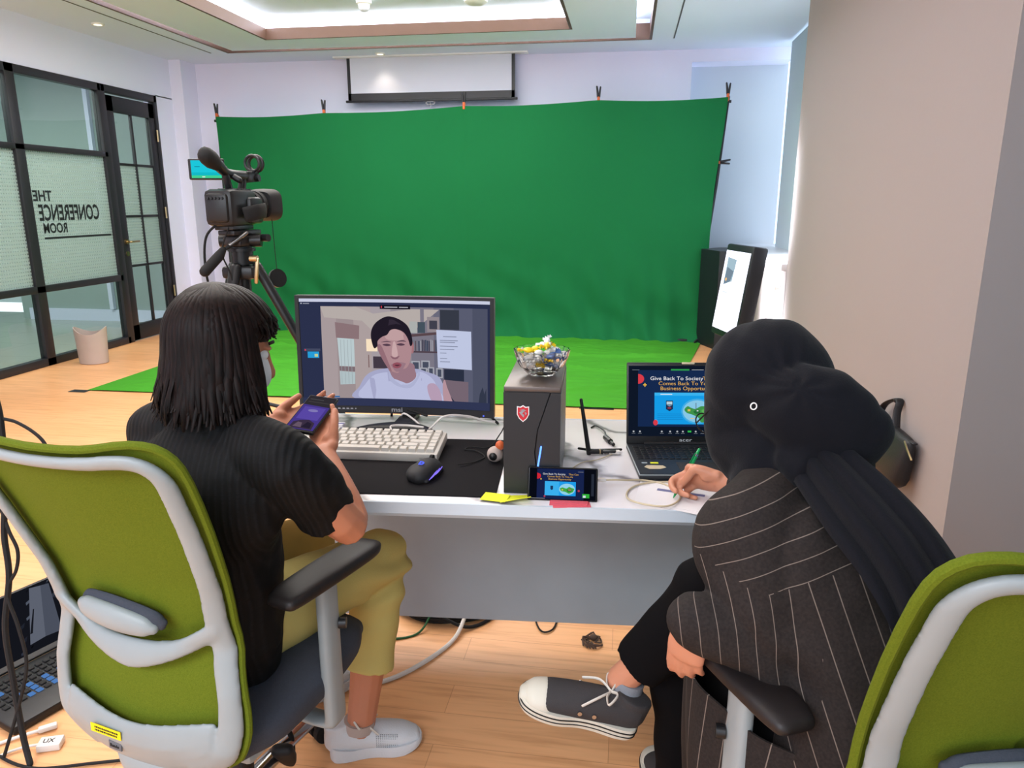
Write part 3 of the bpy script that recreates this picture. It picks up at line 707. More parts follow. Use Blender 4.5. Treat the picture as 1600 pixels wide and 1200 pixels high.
cpart('viewfinder', MB().tube([(-0.165, 0, 0.256), (-0.13, 0, 0.243), (-0.10, 0, 0.232)], [(0.032, 0.028), (0.033, 0.029), (0.026, 0.022)]).cyl((-0.168, 0, 0.257), (-0.172, 0, 0.258), 0.014), 'rubber_black')
ringp = [(0.175 + 0.0, 0.012 + 0.03 * math.cos(a / 20 * 2 * PI), 0.245 + 0.03 * math.sin(a / 20 * 2 * PI)) for a in range(20)]
cpart('microphone_holder', MB().tube(ringp, (0.007), closed=True, n=8).tube([(p[0] - 0.03, p[1], p[2]) for p in ringp], 0.006, closed=True, n=8).box((0.16, 0.01, 0.213), (0.04, 0.022, 0.02), bev=0.004).cyl((0.16, 0.03, 0.19), (0.16, -0.03, 0.185), 0.014), 'plastic_black')
cpart('hand_strap', MB().tube([(-0.06, 0.075, 0.05), (-0.02, 0.105, 0.06), (0.05, 0.10, 0.065), (0.085, 0.07, 0.065)], [(0.028, 0.006)] * 4, ref=(0, 0, 1), smooth=4), 'rubber_black')
# flip screen: opens to the left, its picture towards the operator
lc = Vector((-1.628, 2.66, 1.492))
LM = frame_from((0.985, 0.17, 0), (0, 0, 1), lc)
lcd = link('flip_screen', MB().box(LM @ Vector((0.055, 0.032, -0.008)), (0.135, 0.078, 0.014), rot=LM.to_3x3(), bev=0.006).tube([LM @ Vector((0.11, 0.03, -0.008)), Vector((-1.46, 2.70, 1.485))], 0.012), 'plastic_black', t, True)
art('screen_picture', lcd, wm(lcd).inverted() @ LM, 0.112, 0.064, [((30, 205, 225), rect(0, 0, 1, 1)), ((20, 190, 205), rect(0, 0, 1, 0.32)), ((70, 215, 150), rect(0.0, 0.0, 1, 0.15)), ((220, 240, 230), rect(0.35, 0.04, 0.45, 0.10)), ((20, 120, 140), rect(0.12, 0.62, 0.3, 0.66)), ((20, 120, 140), rect(0.5, 0.90, 0.8, 0.93))], 0.0003, 1.0)
cpart('tally_light', MB().sph((0.09, -0.02, 0.142), 0.004, 8, 6), glow(120, 230, 40, 1.2))
# lens cap on its string, cables of the camcorder
hood = CM @ Vector((0.22, 0.04, 0.025)); hood = Vector(hood)
cap_c = hood + Vector((0.03, -0.05, -0.235))
t2 = thing('lens_cap', 'round black lens cap hanging on a string below the camcorder', 'lens cap', tuple(cap_c))
link('cap', MB().cyl(cap_c + Vector((-0.006, 0.004, 0)), cap_c + Vector((0.006, -0.004, 0.003)), 0.038, 30), 'plastic_black', t2, True)
link('string', MB().tube([hood, hood.lerp(cap_c + Vector((0, 0, 0.03)), 0.5) + Vector((0.0, 0, -0.004)), cap_c + Vector((0, 0, 0.036))], 0.0016, n=6), 'plastic_black', t2, True)
cable('camera_cable', [(-1.50, 2.60, 1.33), (-1.545, 2.58, 1.28), (-1.555, 2.57, 1.18), (-1.56, 2.60, 1.05), (-1.53, 2.63, 0.75), (-1.55, 2.66, 0.3), (-1.50, 2.72, 0.006)], 0.0045, 'rubber_black', 'black video cable hanging down the left side of the camcorder')
cable('camera_cable', [(-1.47, 2.61, 1.31), (-1.50, 2.60, 1.22), (-1.475, 2.61, 1.12), (-1.46, 2.62, 0.9), (-1.44, 2.64, 0.4), (-1.40, 2.66, 0.006)], 0.003, 'rubber_black', 'thin cable running down the tripod column')

# ================================================================== DESK
DO = Vector((-0.975, 1.484, 0)); dux = Vector((0.9972, 0.0750, 0)); duy = Vector((-0.0750, 0.9972, 0)); DA = math.atan2(0.075, 0.9972)
def D(u, v, z=0.74): return DO + dux * u + duy * v + Vector((0, 0, z))
DR = Euler((0, 0, DA))
t = thing('desk', 'white marble-topped office desk with grey privacy panel', 'desk', tuple(D(0.72, 0.33, 0)), DA)
link('tabletop', MB().box(D(0.72, 0.333, 0.7275), (1.44, 0.69, 0.024), DR, bev=0.002), 'marble', t, True)
link('edge_band', MB().box(D(0.72, -0.015, 0.7265), (1.442, 0.006, 0.027), DR).box(D(-0.003, 0.333, 0.7265), (0.006, 0.69, 0.027), DR).box(D(0.72, 0.681, 0.7265), (1.442, 0.006, 0.027), DR), 'desk_edge', t, True)
link('privacy_panel', MB().box(D(0.72, 0.56, 0.40), (1.36, 0.018, 0.60), DR, bev=0.002), 'desk_panel', t, True)
link('top_rail', MB().box(D(0.72, 0.05, 0.700), (1.34, 0.04, 0.03), DR).box(D(0.72, 0.60, 0.70), (1.34, 0.04, 0.03), DR), 'desk_edge', t, True)
for u in (0.05, 1.39):
    for v in (0.06, 0.60):
        link('leg', MB().box(D(u, v, 0.3575), (0.05, 0.05, 0.715), DR, bev=0.004), 'desk_edge', t, True)
ZT = 0.7395
solo('desk_pad', MB().box(D(0.36, 0.235, ZT + 0.0015), (0.68, 0.42, 0.003), DR, bev=0.001), 'pad_black', 'long black desk pad under the keyboard and mouse', 'desk pad')

# monitor ------------------------------------------------
t = thing('monitor', 'large black monitor showing a video call with a man in a white shirt', 'monitor', (-0.69, 2.115, ZT), R(2.0))
def curv(x): return 0.5 * x * x * 1.0
mw, mh = 0.615, 0.366; z0 = 0.022
MMx = Matrix.Rotation(R(-2.5), 4, 'X')
def mpt(u, v, off=0):  # u,v -0..1 on front
    x = (u - 0.5) * mw; return MMx @ Vector((x, 0.02 - curv(x) * 0.45 * -1 * -1 + off, z0 + v * mh)) 
b = MB()
def slab(u0, u1, v0, v1, front, th, nu=16):
    b = MB(); vs = []
    for i in range(nu + 1):
        u = u0 + (u1 - u0) * i / nu
        vs += [mpt(u, v0, front), mpt(u, v1, front), mpt(u, v1, front + th), mpt(u, v0, front + th)]
    fs = [(0, 1, 2, 3), tuple(4 * nu + k for k in (3, 2, 1, 0))]
    for i in range(nu):
        for k in range(4): fs.append((4 * i + k, 4 * i + (k + 1) % 4, 4 * i + 4 + (k + 1) % 4, 4 * i + 4 + k))
    return b.add(vs, fs)
sh = slab(0, 1, 0, 1, 0.0, 0.028)
for q in (slab(0.3, 0.7, 0.1, 0.75, 0.02, 0.05),): sh.add(q.v, q.f)
link('housing', sh, 'plastic_black', t)
bz = MB()
for q in (slab(0, 1, 0.975, 1.0, -0.003, 0.006), slab(0, 1, 0.0, 0.062, -0.004, 0.008), slab(0, 0.018, 0.0, 1.0, -0.003, 0.006), slab(0.982, 1, 0.0, 1.0, -0.003, 0.006)): bz.add(q.v, q.f)
link('bezel', bz, 'plastic_matte', t)
lt = MB()
lm = Matrix(((1, 0, 0, 0), (0, 0, -1, 0), (0, 1, 0, 0), (0, 0, 0, 1)))
text_mb(lt, 'msi', 0.020, MMx @ Matrix.Translation((0.0, 0.0152, z0 + 0.007)) @ lm, align='CENTER', bold=0.0003, squeeze=1.35)
link('logo', lt, 'grey_text', t)
link('power_light', MB().box(mpt(0.948, 0.018, -0.005), (0.004, 0.002, 0.004)), glow(90, 110, 255, 1.5), t)
# picture, curved like the panel: screen coordinates 0..1
def bendart(name, par, items, u0, u1, v0, v1, k=1.0):
    mb = MB(); mats = []; lay = 0
    for it in items:
        lay += 1; m = glow(*it[0], it[2] if len(it) > 2 and not isinstance(it[1], str) else k)
        if m not in mats: mats.append(m)
        mi = mats.index(m); off = -0.0002 - 0.00006 * lay
        def P(x, y): return mpt(u0 + (u1 - u0) * x, v0 + (v1 - v0) * y, off)
        if isinstance(it[1], str):
            tmp = MB(); text_mb(tmp, it[1], it[4], Matrix.Translation((it[2], it[3], 0)), align='LEFT', extrude=0, squeeze=0.6)
            mb.add([P(v.x, v.y) for v in tmp.v], tmp.f, mi)
        else:
            pl = it[1]; xs = [p[0] for p in pl]; x0, x1 = min(xs), max(xs)
            # cut wide shapes into vertical strips so that they follow the curve
            n = max(1, int((x1 - x0) / 0.08))
            for s_ in range(n):
                a, c = x0 + (x1 - x0) * s_ / n, x0 + (x1 - x0) * (s_ + 1) / n
                poly = clip(clip(pl, a, 1), c, -1)
                if len(poly) > 2: mb.add([P(*p) for p in poly], [tuple(range(len(poly)))], mi)
    me = bpy.data.meshes.new(name); me.from_pydata([tuple(v) for v in mb.v], [], mb.f); me.update()
    for p, i in zip(me.polygons, mb.mi): p.material_index = i
    return link(name, me, mats, par)
def clip(pl, c, sg):
    out = []
    for i in range(len(pl)):
        a, b = pl[i], pl[(i + 1) % len(pl)]
        ia, ib = (a[0] - c) * sg >= -1e-9, (b[0] - c) * sg >= -1e-9
        if ia: out.append(a)
        if ia != ib:
            t_ = (c - a[0]) / (b[0] - a[0]); out.append((c, a[1] + (b[1] - a[1]) * t_))
    return out
A = []
def px(x, y): return ((x - 133) / (1450 - 133), 1 - (y - 100) / (855 - 100))   # survey of the picture, measured on its own area
def pp(*pts): return [px(*p) for p in pts]
def sm(*pts): return cat(pp(*pts), 5, True)
def pr_(x0, y0, x1, y1): return pp((x0, y1), (x1, y1), (x1, y0), (x0, y0))
A.append(((44, 50, 78), rect(0, 0, 1, 1)))
A.append(((206, 210, 232), pr_(133, 100, 1450, 122)))
# room wall, graded in vertical bands as the camera picture shows it
bands = [(277, (172, 158, 160)), (380, (160, 146, 148)), (500, (176, 162, 162)), (620, (170, 160, 166)), (760, (150, 142, 150)), (900, (126, 122, 136)), (1060, (108, 108, 126)), (1200, (92, 95, 116)), (1330, (80, 84, 104)), (1432, None)]
for (x0, c), (x1, _) in zip(bands, bands[1:]): A.append((c, pr_(x0, 152, x1 + 2, 822)))
A.append(((186, 176, 172), pp((277, 155), (520, 155), (640, 200), (900, 165), (1100, 165), (900, 330), (640, 330), (560, 250), (300, 230))))
A.append(((142, 118, 122), pp((372, 262), (540, 285), (535, 380), (376, 372))))
A.append(((190, 206, 210), pp((384, 372), (500, 380), (500, 575), (394, 572)))); A.append(((214, 226, 226), pp((410, 395), (480, 400), (480, 560), (415, 560))))
A.append(((128, 112, 118), pp((390, 575), (500, 578), (500, 610), (392, 605)))); A.append(((180, 196, 200), pp((392, 608), (500, 615), (498, 700), (394, 705))))
for k in range(4): A.append(((158, 168, 172), pr_(405 + 24 * k, 385, 408 + 24 * k, 700)))
A.append(((255, 232, 200), pr_(585, 378, 662, 465))); A.append(((120, 90, 90), pr_(596, 490, 602, 580))); A.append(((70, 60, 72), pr_(630, 500, 740, 585)))
# shelves with frames and books
A.append(((92, 72, 78), pp((890, 340), (1100, 318), (1100, 335), (895, 358)))); A.append(((80, 66, 76), pr_(900, 455, 1100, 466)))
for x0, y0, x1, y1, c in ((890, 250, 945, 330, (176, 180, 178)), (948, 252, 1000, 328, (70, 84, 96)), (1015, 215, 1100, 320, (150, 140, 146)), (1030, 240, 1085, 300, (66, 66, 80)), (1105, 165, 1238, 300, (56, 60, 72)), (1125, 180, 1215, 290, (120, 126, 136))): A.append((c, pr_(x0, y0, x1, y1)))
random.seed(5)
for k in range(14): c = random.choice([(70, 68, 84), (150, 150, 160), (96, 84, 92), (60, 70, 90), (120, 120, 132)]); A.append((c, pr_(915 + k * 12, 372 + random.randint(0, 12), 924 + k * 12, 454)))
for x0, y0, x1, y1 in ((900, 525, 960, 590), (970, 520, 1030, 585), (960, 570, 1010, 620), (1015, 565, 1060, 625), (1075, 570, 1120, 640)): A.append(((170, 172, 182), pr_(x0, y0, x1, y1))); A.append(((74, 80, 98), pr_(x0 + 9, y0 + 9, x1 - 9, y1 - 9)))
A.append(((44, 50, 68), pr_(1130, 575, 1270, 665))); A.append(((120, 104, 116), pp((1120, 650), (1300, 660), (1300, 820), (1190, 820)))); A.append(((50, 50, 70), pr_(1165, 680, 1235, 818)))
A.append(((52, 58, 76), pp((1370, 815), (1380, 740), (1400, 690), (1412, 740), (1425, 700), (1428, 820))))
# man: shirt, neck, ears, face, features, hair
A.append(((170, 172, 206), sm((490, 800), (530, 715), (575, 640), (640, 600), (750, 580), (930, 580), (1010, 600), (1090, 630), (1130, 700), (1190, 820), (1190, 822), (840, 812))))
A.append(((190, 194, 226), sm((520, 800), (570, 700), (640, 630), (760, 610), (900, 640), (960, 600), (1040, 640), (1090, 720), (1110, 812), (800, 806))))
A.append(((156, 122, 134), sm((735, 540), (900, 540), (925, 590), (930, 640), (880, 682), (820, 682), (770, 650), (742, 600))))
A.append(((178, 182, 214), sm((742, 600), (770, 655), (820, 690), (885, 690), (935, 640), (945, 600), (960, 620), (900, 712), (810, 712), (745, 665))))
A.append(((168, 118, 124), pp(*[(908 + 14 * math.cos(a / 8 * 2 * PI), 430 + 45 * math.sin(a / 8 * 2 * PI)) for a in range(8)])))
A.append(((178, 140, 146), sm((655, 400), (660, 340), (720, 300), (800, 290), (870, 320), (905, 400), (900, 480), (880, 555), (830, 605), (780, 610), (735, 580), (690, 500))))
A.append(((196, 162, 164), sm((720, 330), (790, 305), (850, 330), (860, 370), (800, 385), (730, 375))))
A.append(((152, 112, 122), sm((662, 430), (690, 420), (735, 530), (760, 600), (735, 582), (690, 505))))
A.append(((100, 76, 90), sm((690, 398), (730, 388), (765, 396), (730, 396)))); A.append(((100, 76, 90), sm((800, 392), (840, 380), (868, 390), (838, 390))))
A.append(((86, 62, 78), sm((700, 415), (735, 408), (760, 418), (730, 425)))); A.append(((86, 62, 78), sm((800, 412), (830, 402), (858, 412), (830, 420))))
A.append(((206, 172, 174), sm((775, 400), (792, 400), (806, 490), (765, 490)))); A.append(((140, 100, 112), sm((755, 492), (785, 505), (818, 490), (800, 514), (770, 514))))
A.append(((150, 84, 98), sm((770, 550), (800, 538), (830, 550), (822, 572), (795, 580), (772, 572)))); A.append(((92, 48, 62), sm((782, 556), (820, 555), (800, 566))))
A.append(((34, 28, 40), sm((640, 440), (622, 370), (628, 310), (660, 260), (720, 222), (770, 218), (830, 240), (880, 280), (905, 340), (912, 400), (896, 420), (880, 370), (850, 325), (800, 305), (760, 312), (735, 345), (700, 360), (668, 390), (665, 425))))
A.append(((52, 44, 58), sm((660, 290), (720, 250), (780, 240), (840, 275), (790, 270), (720, 290), (670, 330))))
# blurred moving hand
A.append(((186, 160, 184), sm((1010, 700), (1060, 680), (1100, 730), (1110, 812), (1040, 806)))); A.append(((186, 150, 160), sm((1120, 690), (1135, 650), (1150, 700), (1180, 780), (1186, 818), (1130, 814))))
# chat sheet, banners, thumbnails
A.append(((196, 204, 232), pp((1080, 302), (1322, 308), (1326, 574), (1088, 566))))
for y, wd in ((345, 120), (372, 125), (385, 105), (412, 125), (434, 100), (460, 45), (498, 50), (520, 70)): A.append(((130, 136, 160), pr_(1104, y, 1104 + wd, y + 5)))
A.append(((24, 24, 36), pr_(690, 138, 902, 166))); A.append(((230, 60, 80), pp(*ell(706, 152, 9, 9, 10)))); A.append(((190, 190, 200), pr_(722, 150, 812, 156))); A.append(((190, 190, 200), pr_(824, 150, 886, 156)))
A.append(((190, 196, 210), pr_(148, 128, 156, 136))); A.append(((150, 154, 170), pr_(164, 130, 206, 136)))
A.append(((70, 76, 100), pr_(156, 448, 268, 466))); A.append(((230, 60, 80), pp(*ell(166, 458, 6, 6, 8)))); A.append(((40, 160, 220), pr_(180, 470, 258, 514))); A.append(((200, 214, 150), pr_(222, 486, 250, 506)))
A.append(((50, 56, 86), pr_(133, 800, 1450, 855)))
A.append(((30, 100, 170), pr_(325, 786, 390, 796)))
bendart('screen_picture', t, A, 0.020, 0.980, 0.064, 0.973, 1.0)
# taskbar glyphs on the lower bezel
gl = MB()
for x, w_ in ((-0.235, 0.030), (-0.197, 0.006), (-0.184, 0.008), (-0.170, 0.007), (-0.157, 0.008), (-0.144, 0.008), (-0.132, 0.004)): gl.box(MMx @ Vector((x, 0.020 - 0.225 * x * x - 0.0045, z0 + 0.014)), (w_, 0.0006, 0.0035))
gl.tube([MMx @ Vector((x, 0.020 - 0.225 * x * x - 0.0038, z0 + 0.0115)) for x in (-0.25, -0.19, -0.13)], 0.0003, n=4)
link('menu_glyphs', gl, 'grey_text', t)
link('neck', MB().box((0.035, 0.062, 0.10), (0.045, 0.020, 0.20), bev=0.005), 'plastic_black', t)
ft = MB().tube([(-0.125, -0.045, 0.006), (-0.06, -0.005, 0.010), (0.0, 0.055, 0.014), (0.015, 0.075, 0.014)], [(0.010, 0.005), (0.014, 0.007), (0.02, 0.009), (0.02, 0.009)], ref=(0, 0, 1), smooth=5)
ft = MB().tube([(-0.095, -0.125, 0.007), (-0.045, -0.09, 0.009), (0.035, -0.07, 0.010), (0.10, -0.085, 0.009), (0.145, -0.12, 0.007)], [(0.007, 0.012), (0.009, 0.018), (0.010, 0.030), (0.009, 0.018), (0.007, 0.012)], ref=(0, 0, 1), smooth=6)
ft.box((0.035, 0.0, 0.010), (0.05, 0.15, 0.018), bev=0.005)
link('foot', ft, 'plastic_black', t)

# keyboard ------------------------------------------------
kb = D(0.325, 0.325, ZT + 0.003); ka = DA + R(-1)
t = thing('keyboard', 'white mechanical keyboard with cream keycaps on the desk pad', 'keyboard', tuple(kb), ka)
kw, kd = 0.405, 0.150
tilt = Matrix.Rotation(R(6), 4, 'X')
link('case', MB().box(tilt @ Vector((0, 0, 0.017)), (kw, kd, 0.026), Euler((R(6), 0, 0)), bev=0.005).box((0, 0.055, 0.008), (0.36, 0.02, 0.012)), 'key_white', t)
rows = [[1] * 16, [1] * 13 + [2] + [1], [1.5] + [1] * 12 + [1.5, 1], [1.75] + [1] * 11 + [2.25, 1], [2.25] + [1] * 10 + [1.75, 1, 1], [1.25, 1.25, 1.25, 6.25, 1, 1, 1, 1, 1, 1]]
U_ = 0.0238; kz = 0.030
def keycap(w, d, z=0.009):
    a, b_ = w / 2 - 0.001, d / 2 - 0.001; c_ = 0.0025
    m = MB(); m.add([(-a, -b_, 0), (a, -b_, 0), (a, b_, 0), (-a, b_, 0), (-a + c_, -b_ + c_, z), (a - c_, -b_ + c_, z), (a - c_, b_ - c_ * .6, z), (-a + c_, b_ - c_ * .6, z)], [(3, 2, 1, 0), (4, 5, 6, 7), (0, 1, 5, 4), (1, 2, 6, 5), (2, 3, 7, 6), (3, 0, 4, 7)])
    return to_mesh('key', m, False)
kmesh = {}
for ri, row in enumerate(rows):
    tot = sum(row); x = -kw / 2 + 0.009; sc_ = (kw - 0.018) / tot
    for w_ in row:
        wk = round(w_ * sc_, 4)
        if wk not in kmesh:
            kmesh[wk] = keycap(wk, 0.0225); kmesh[wk].materials.append(M['key_white'])
        o = bpy.data.objects.new('keycap', kmesh[wk]); C.objects.link(o); o.parent = t
        pos = tilt @ Vector((x + wk / 2, kd / 2 - 0.020 - ri * 0.0222, kz)); o.location = pos; o.rotation_euler = (R(6), 0, 0)
        x += wk
lt = MB(); text_mb(lt, 'REXUS', 0.008, tilt @ Matrix.Translation((0.155, -kd / 2 - 0.0006, 0.014)) @ lm)
link('lettering', lt, 'grey_text', t)

# mouse ------------------------------------------------
t = thing('computer_mouse', 'black gaming mouse with glowing blue logo and light strips on the desk pad', 'mouse', tuple(D(0.515, 0.145, ZT + 0.003)), DA + R(-14))
me = voxel('shell', MB().sph((0, 0.0, 0.012), (0.034, 0.062, 0.030), 28, 18).box((0, 0, 0.004), (0.056, 0.10, 0.008), bev=0.003).sph((-0.010, -0.015, 0.014), (0.030, 0.045, 0.022), 24, 16), 0.002, 4)
for v in me.vertices: v.co.z = max(v.co.z, 0.0005)
link('shell', me, 'plastic_matte', t)
link('scroll_wheel', MB().cyl((-0.004, 0.038, 0.034), (0.004, 0.038, 0.034), 0.009, 16), 'rubber_black', t)
lg = MB(); text_mb(lg, 'D', 0.018, Matrix.Translation((-0.006, -0.030, 0.0405)) @ Matrix.Rotation(R(14), 4, 'X'), bold=0.0006)
link('glowing_logo', lg, glow(70, 90, 255, 2.0), t)
ls = MB()
for k in range(3): ls.tube([(0.0335 - 0.001 * k, 0.012 - 0.013 * k + 0.012, 0.020), (0.0345 - 0.001 * k, 0.0 - 0.013 * k, 0.016), (0.030, -0.022 - 0.011 * k, 0.010)], 0.0011, n=6, smooth=4)
link('light_strip', ls, glow(130, 110, 240, 1.4), t)

# PC tower ------------------------------------------------
TWo = Vector((-0.20, 1.60, ZT)); twa = R(2.5)
t = thing('computer_tower', 'slim dark computer tower with red shield badge and blue light line', 'computer', tuple(TWo), twa)
tw, td, th = 0.130, 0.34, 0.255
b = MB().box((0, td / 2 + 0.006, th / 2), (tw - 0.004, td - 0.012, th - 0.004), bev=0.004)
link('case', b, 'case_dark', t)
fp = MB().prism([(-tw / 2, 0), (0.018, 0), (0.006, 0.10), (0.012, 0.155), (0.040, th - 0.012), (-tw / 2, th - 0.012)], 0.010, Matrix(((1, 0, 0, 0), (0, 0, 1, -0.004), (0, 1, 0, 0.002), (0, 0, 0, 1))))
fp.prism([(0.0205, 0), (tw / 2, 0), (tw / 2, th - 0.012), (0.043, th - 0.012), (0.0145, 0.155), (0.0085, 0.10)], 0.008, Matrix(((1, 0, 0, 0), (0, 0, 1, -0.002), (0, 1, 0, 0.002), (0, 0, 0, 1))))
link('front_panel', fp, 'case_dark', t)
link('top_panel', MB().box((0, td / 2, th - 0.004), (tw, td, 0.014), bev=0.003), 'case_bronze', t)
sd = MB()
for i in range(34):
    for j in range(20): sd.add([(tw / 2 + 0.0006, 0.03 + i * 0.0088 + 0.004 * (j % 2) + 0.0028 * math.cos(a * PI / 2), 0.022 + j * 0.0105 + 0.0032 * math.sin(a * PI / 2)) for a in range(4)], [(0, 1, 2, 3)])
link('side_vents', sd, 'plastic_black', t)
link('side_panel', MB().box((tw / 2 - 0.0005, td / 2 + 0.006, th / 2 - 0.004), (0.002, td - 0.03, th - 0.03)), 'chair_grey', t)
shx = Matrix(((1, 0, 0, -0.020), (0, 0, -1, -0.0042), (0, 1, 0, 0.196), (0, 0, 0, 1)))
bd_ = MB().prism([(-0.014, 0.017), (-0.006, 0.016), (0, 0.020), (0.006, 0.016), (0.014, 0.017), (0.014, -0.002), (0.009, -0.012), (0, -0.020), (-0.009, -0.012), (-0.014, -0.002)], 0.0012, shx)
link('badge_rim', bd_, 'white_paint', t)
link('badge', MB().prism([(x * 0.86, y * 0.86) for x, y in [(-0.014, 0.017), (-0.006, 0.016), (0, 0.020), (0.006, 0.016), (0.014, 0.017), (0.014, -0.002), (0.009, -0.012), (0, -0.020), (-0.009, -0.012), (-0.014, -0.002)]], 0.002, shx), 'red_logo', t)
dg_ = MB()
for pl in ([(-0.008, 0.008), (0.001, 0.011), (0.008, 0.007), (0.001, 0.007)], [(-0.009, 0.003), (-0.002, 0.007), (0.004, 0.006), (-0.002, 0.001), (0.003, -0.003), (0.002, -0.009), (-0.004, -0.003)], [(0.004, 0.004), (0.009, 0.002), (0.006, -0.004)]): dg_.prism(pl, 0.0026, shx)
link('badge_emblem', dg_, 'grey_text', t)
ll = MB(); ll.tube([(0.019, -0.004, 0.006), (0.0215, -0.004, 0.020)], 0.0016, n=6).tube([(0.022, -0.004, 0.024), (0.030, -0.004, 0.075)], 0.0016, n=6) if False else ll.tube([(0.0150, -0.0035, 0.028), (0.0125, -0.0035, 0.060), (0.0070, -0.0035, 0.094)], 0.0017, n=6)
ll = MB().tube([(0.012, -0.0052, 0.052), (0.0135, -0.0052, 0.062)], 0.002, n=6).tube([(0.0145, -0.0052, 0.067), (0.022, -0.0052, 0.118)], 0.002, n=6)
link('light_line', ll, glow(90, 140, 255, 3.0), t)

# glass bowl of sweets on the tower ------------------------------------------------
bo = Vector((-0.193, 1.725, ZT + th + 0.004))
t = thing('glass_bowl', 'cut glass bowl of wrapped sweets on top of the computer tower', 'bowl', tuple(bo))
pf = [(0.0, 0.002), (0.026, 0.002), (0.030, 0.0), (0.034, 0.004), (0.052, 0.022), (0.062, 0.042), (0.067, 0.062), (0.064, 0.062), (0.058, 0.043), (0.048, 0.025), (0.030, 0.009), (0.0, 0.007)]
link('bowl', MB().lathe((0, 0, 0), pf, 64, wob=lambda a, j: 1 + (0.028 * math.cos(16 * a) if 3 <= j <= 7 else 0)), 'clear_glass', t)
random.seed(11)
def sweet(loc, m, label, rz, sc=1.0, rx=0.0):
    mb = MB().sph((0, 0, 0), (0.011, 0.007, 0.006), 14, 8)
    for sg in (-1, 1):
        vs = [(sg * 0.010, 0, 0)]
        for k in range(9):
            a = (k / 8 - 0.5) * 1.9; vs.append((sg * (0.010 + 0.013 * math.cos(a)), 0.013 * math.sin(a), 0.0025 * (1 if k % 2 else -1)))
        mb.add(vs + [(v[0], v[1], v[2] - 0.0008) for v in vs], [(0, k, k + 1) for k in range(1, 9)] + [(10, 11 + k, 10 + k) for k in range(1, 9)] )
    me = to_mesh('wrapped_sweet', mb, True, 25)
    o = link('wrapped_sweet', me, m); o.location = loc; o.rotation_euler = (rx, random.uniform(-.6, .6), rz); o.scale = (sc,) * 3
    tag(o, label, 'sweet', 'wrapped sweets in the glass bowl')
ws = [((-0.030, -0.018, 0.062), 'wrap_yellow', 0.3), ((0.016, -0.012, 0.074), 'wrap_yellow', 1.2), ((0.000, 0.016, 0.070), 'wrap_white', 2.0), ((-0.004, -0.026, 0.058), 'wrap_white', 0.8), ((0.034, 0.008, 0.060), 'wrap_white', 0.1),
      ((0.012, 0.004, 0.082), 'wrap_white', 1.7), ((-0.020, 0.020, 0.058), 'wrap_yellow', 2.5), ((0.026, -0.026, 0.052), 'wrap_blue', 0.6), ((-0.036, 0.006, 0.050), 'wrap_white', 1.4), ((0.040, -0.010, 0.050), 'wrap_white', 2.2)]
for k in range(16):
    a = k * 2.4; rr = 0.012 + 0.0021 * k * 0.9
    ws.append(((rr * math.cos(a), rr * math.sin(a), 0.020 + 0.0018 * k), ('wrap_white', 'wrap_blue', 'wrap_yellow', 'wrap_white')[k % 4], a))
for k, (p_, m_, rz) in enumerate(ws):
    cname = {'wrap_white': 'white', 'wrap_yellow': 'yellow', 'wrap_blue': 'blue'}[m_]
    sweet(bo + Vector(p_), m_, cname + ' wrapped sweet in the glass bowl on the tower', rz, 1.15, random.uniform(-.5, .5))

# sanitizer bottle, wifi antenna, adapter, laptop plug ------------------------------------------------
so = D(0.828, 0.335, ZT)
t = thing('sanitizer_bottle', 'small clear bottle of green sanitizer with translucent cap and strap', 'bottle', tuple(so), DA)
link('bottle', MB().tube([(0, 0, 0.003), (0, 0, 0.035), (0, 0, 0.058), (0, 0, 0.066), (0, 0, 0.07)], [(0.022, 0.013), (0.022, 0.013), (0.021, 0.012), (0.014, 0.010), (0.009, 0.009)], ref=(1, 0, 0), n=28, round_cap=False), 'gel_green', t)
link('cap', MB().cyl((0, 0, 0.070), (0, 0, 0.113), 0.0125, 22), 'screen_white', t)
link('label', MB().box((0, -0.0135, 0.026), (0.040, 0.0012, 0.036), bev=0.0004), 'bottle_label', t)
tx = MB(); text_mb(tx, 'Tea', 0.013, Matrix.Translation((-0.010, -0.0143, 0.024)) @ lm); link('lettering', tx, 'white_paint', t)
link('strap', MB().tube([(-0.008, 0, 0.072), (-0.016, 0, 0.10), (-0.019, 0, 0.125), (-0.015, 0, 0.135), (-0.011, 0, 0.125), (-0.012, 0, 0.10), (-0.006, 0, 0.074)], [(0.004, 0.0012)] * 7, ref=(0, 1, 0), smooth=4), 'chair_grey', t)
ao = D(0.920, 0.345, ZT)
t = thing('wifi_antenna', 'black stick antenna adapter standing beside the laptop', 'antenna', tuple(ao), DA)
link('antenna', MB().tube([(0.002, 0, 0.004), (-0.012, 0.01, 0.09), (-0.022, 0.012, 0.150)], [(0.0065, 0.0065), (0.0055, 0.0055), (0.0042, 0.0042)], n=14), 'plastic_black', t)
link('hinge', MB().cyl((0.0, 0, 0.008), (0.035, 0.004, 0.008), 0.006, 14).cyl((0.035, 0.004, 0.008), (0.040, 0.0045, 0.008), 0.0066, 14), 'plastic_black', t)
link('connector', MB().cyl((0.030, 0.0035, 0.008), (0.033, 0.004, 0.008), 0.0068, 14), 'brass', t)
link('stick', MB().box((0.058, 0.006, 0.008), (0.036, 0.016, 0.009), bev=0.003), 'plastic_black', t)
solo('usb_adapter', MB().box(D(0.990, 0.352, ZT + 0.007), (0.032, 0.018, 0.009), DR, bev=0.003), 'cable_white', 'white usb adapter plugged between antenna and laptop', 'usb adapter')
t = thing('power_plug', 'black laptop power plug with grey strain relief beside the laptop', 'plug', tuple(D(0.985, 0.455, ZT)))
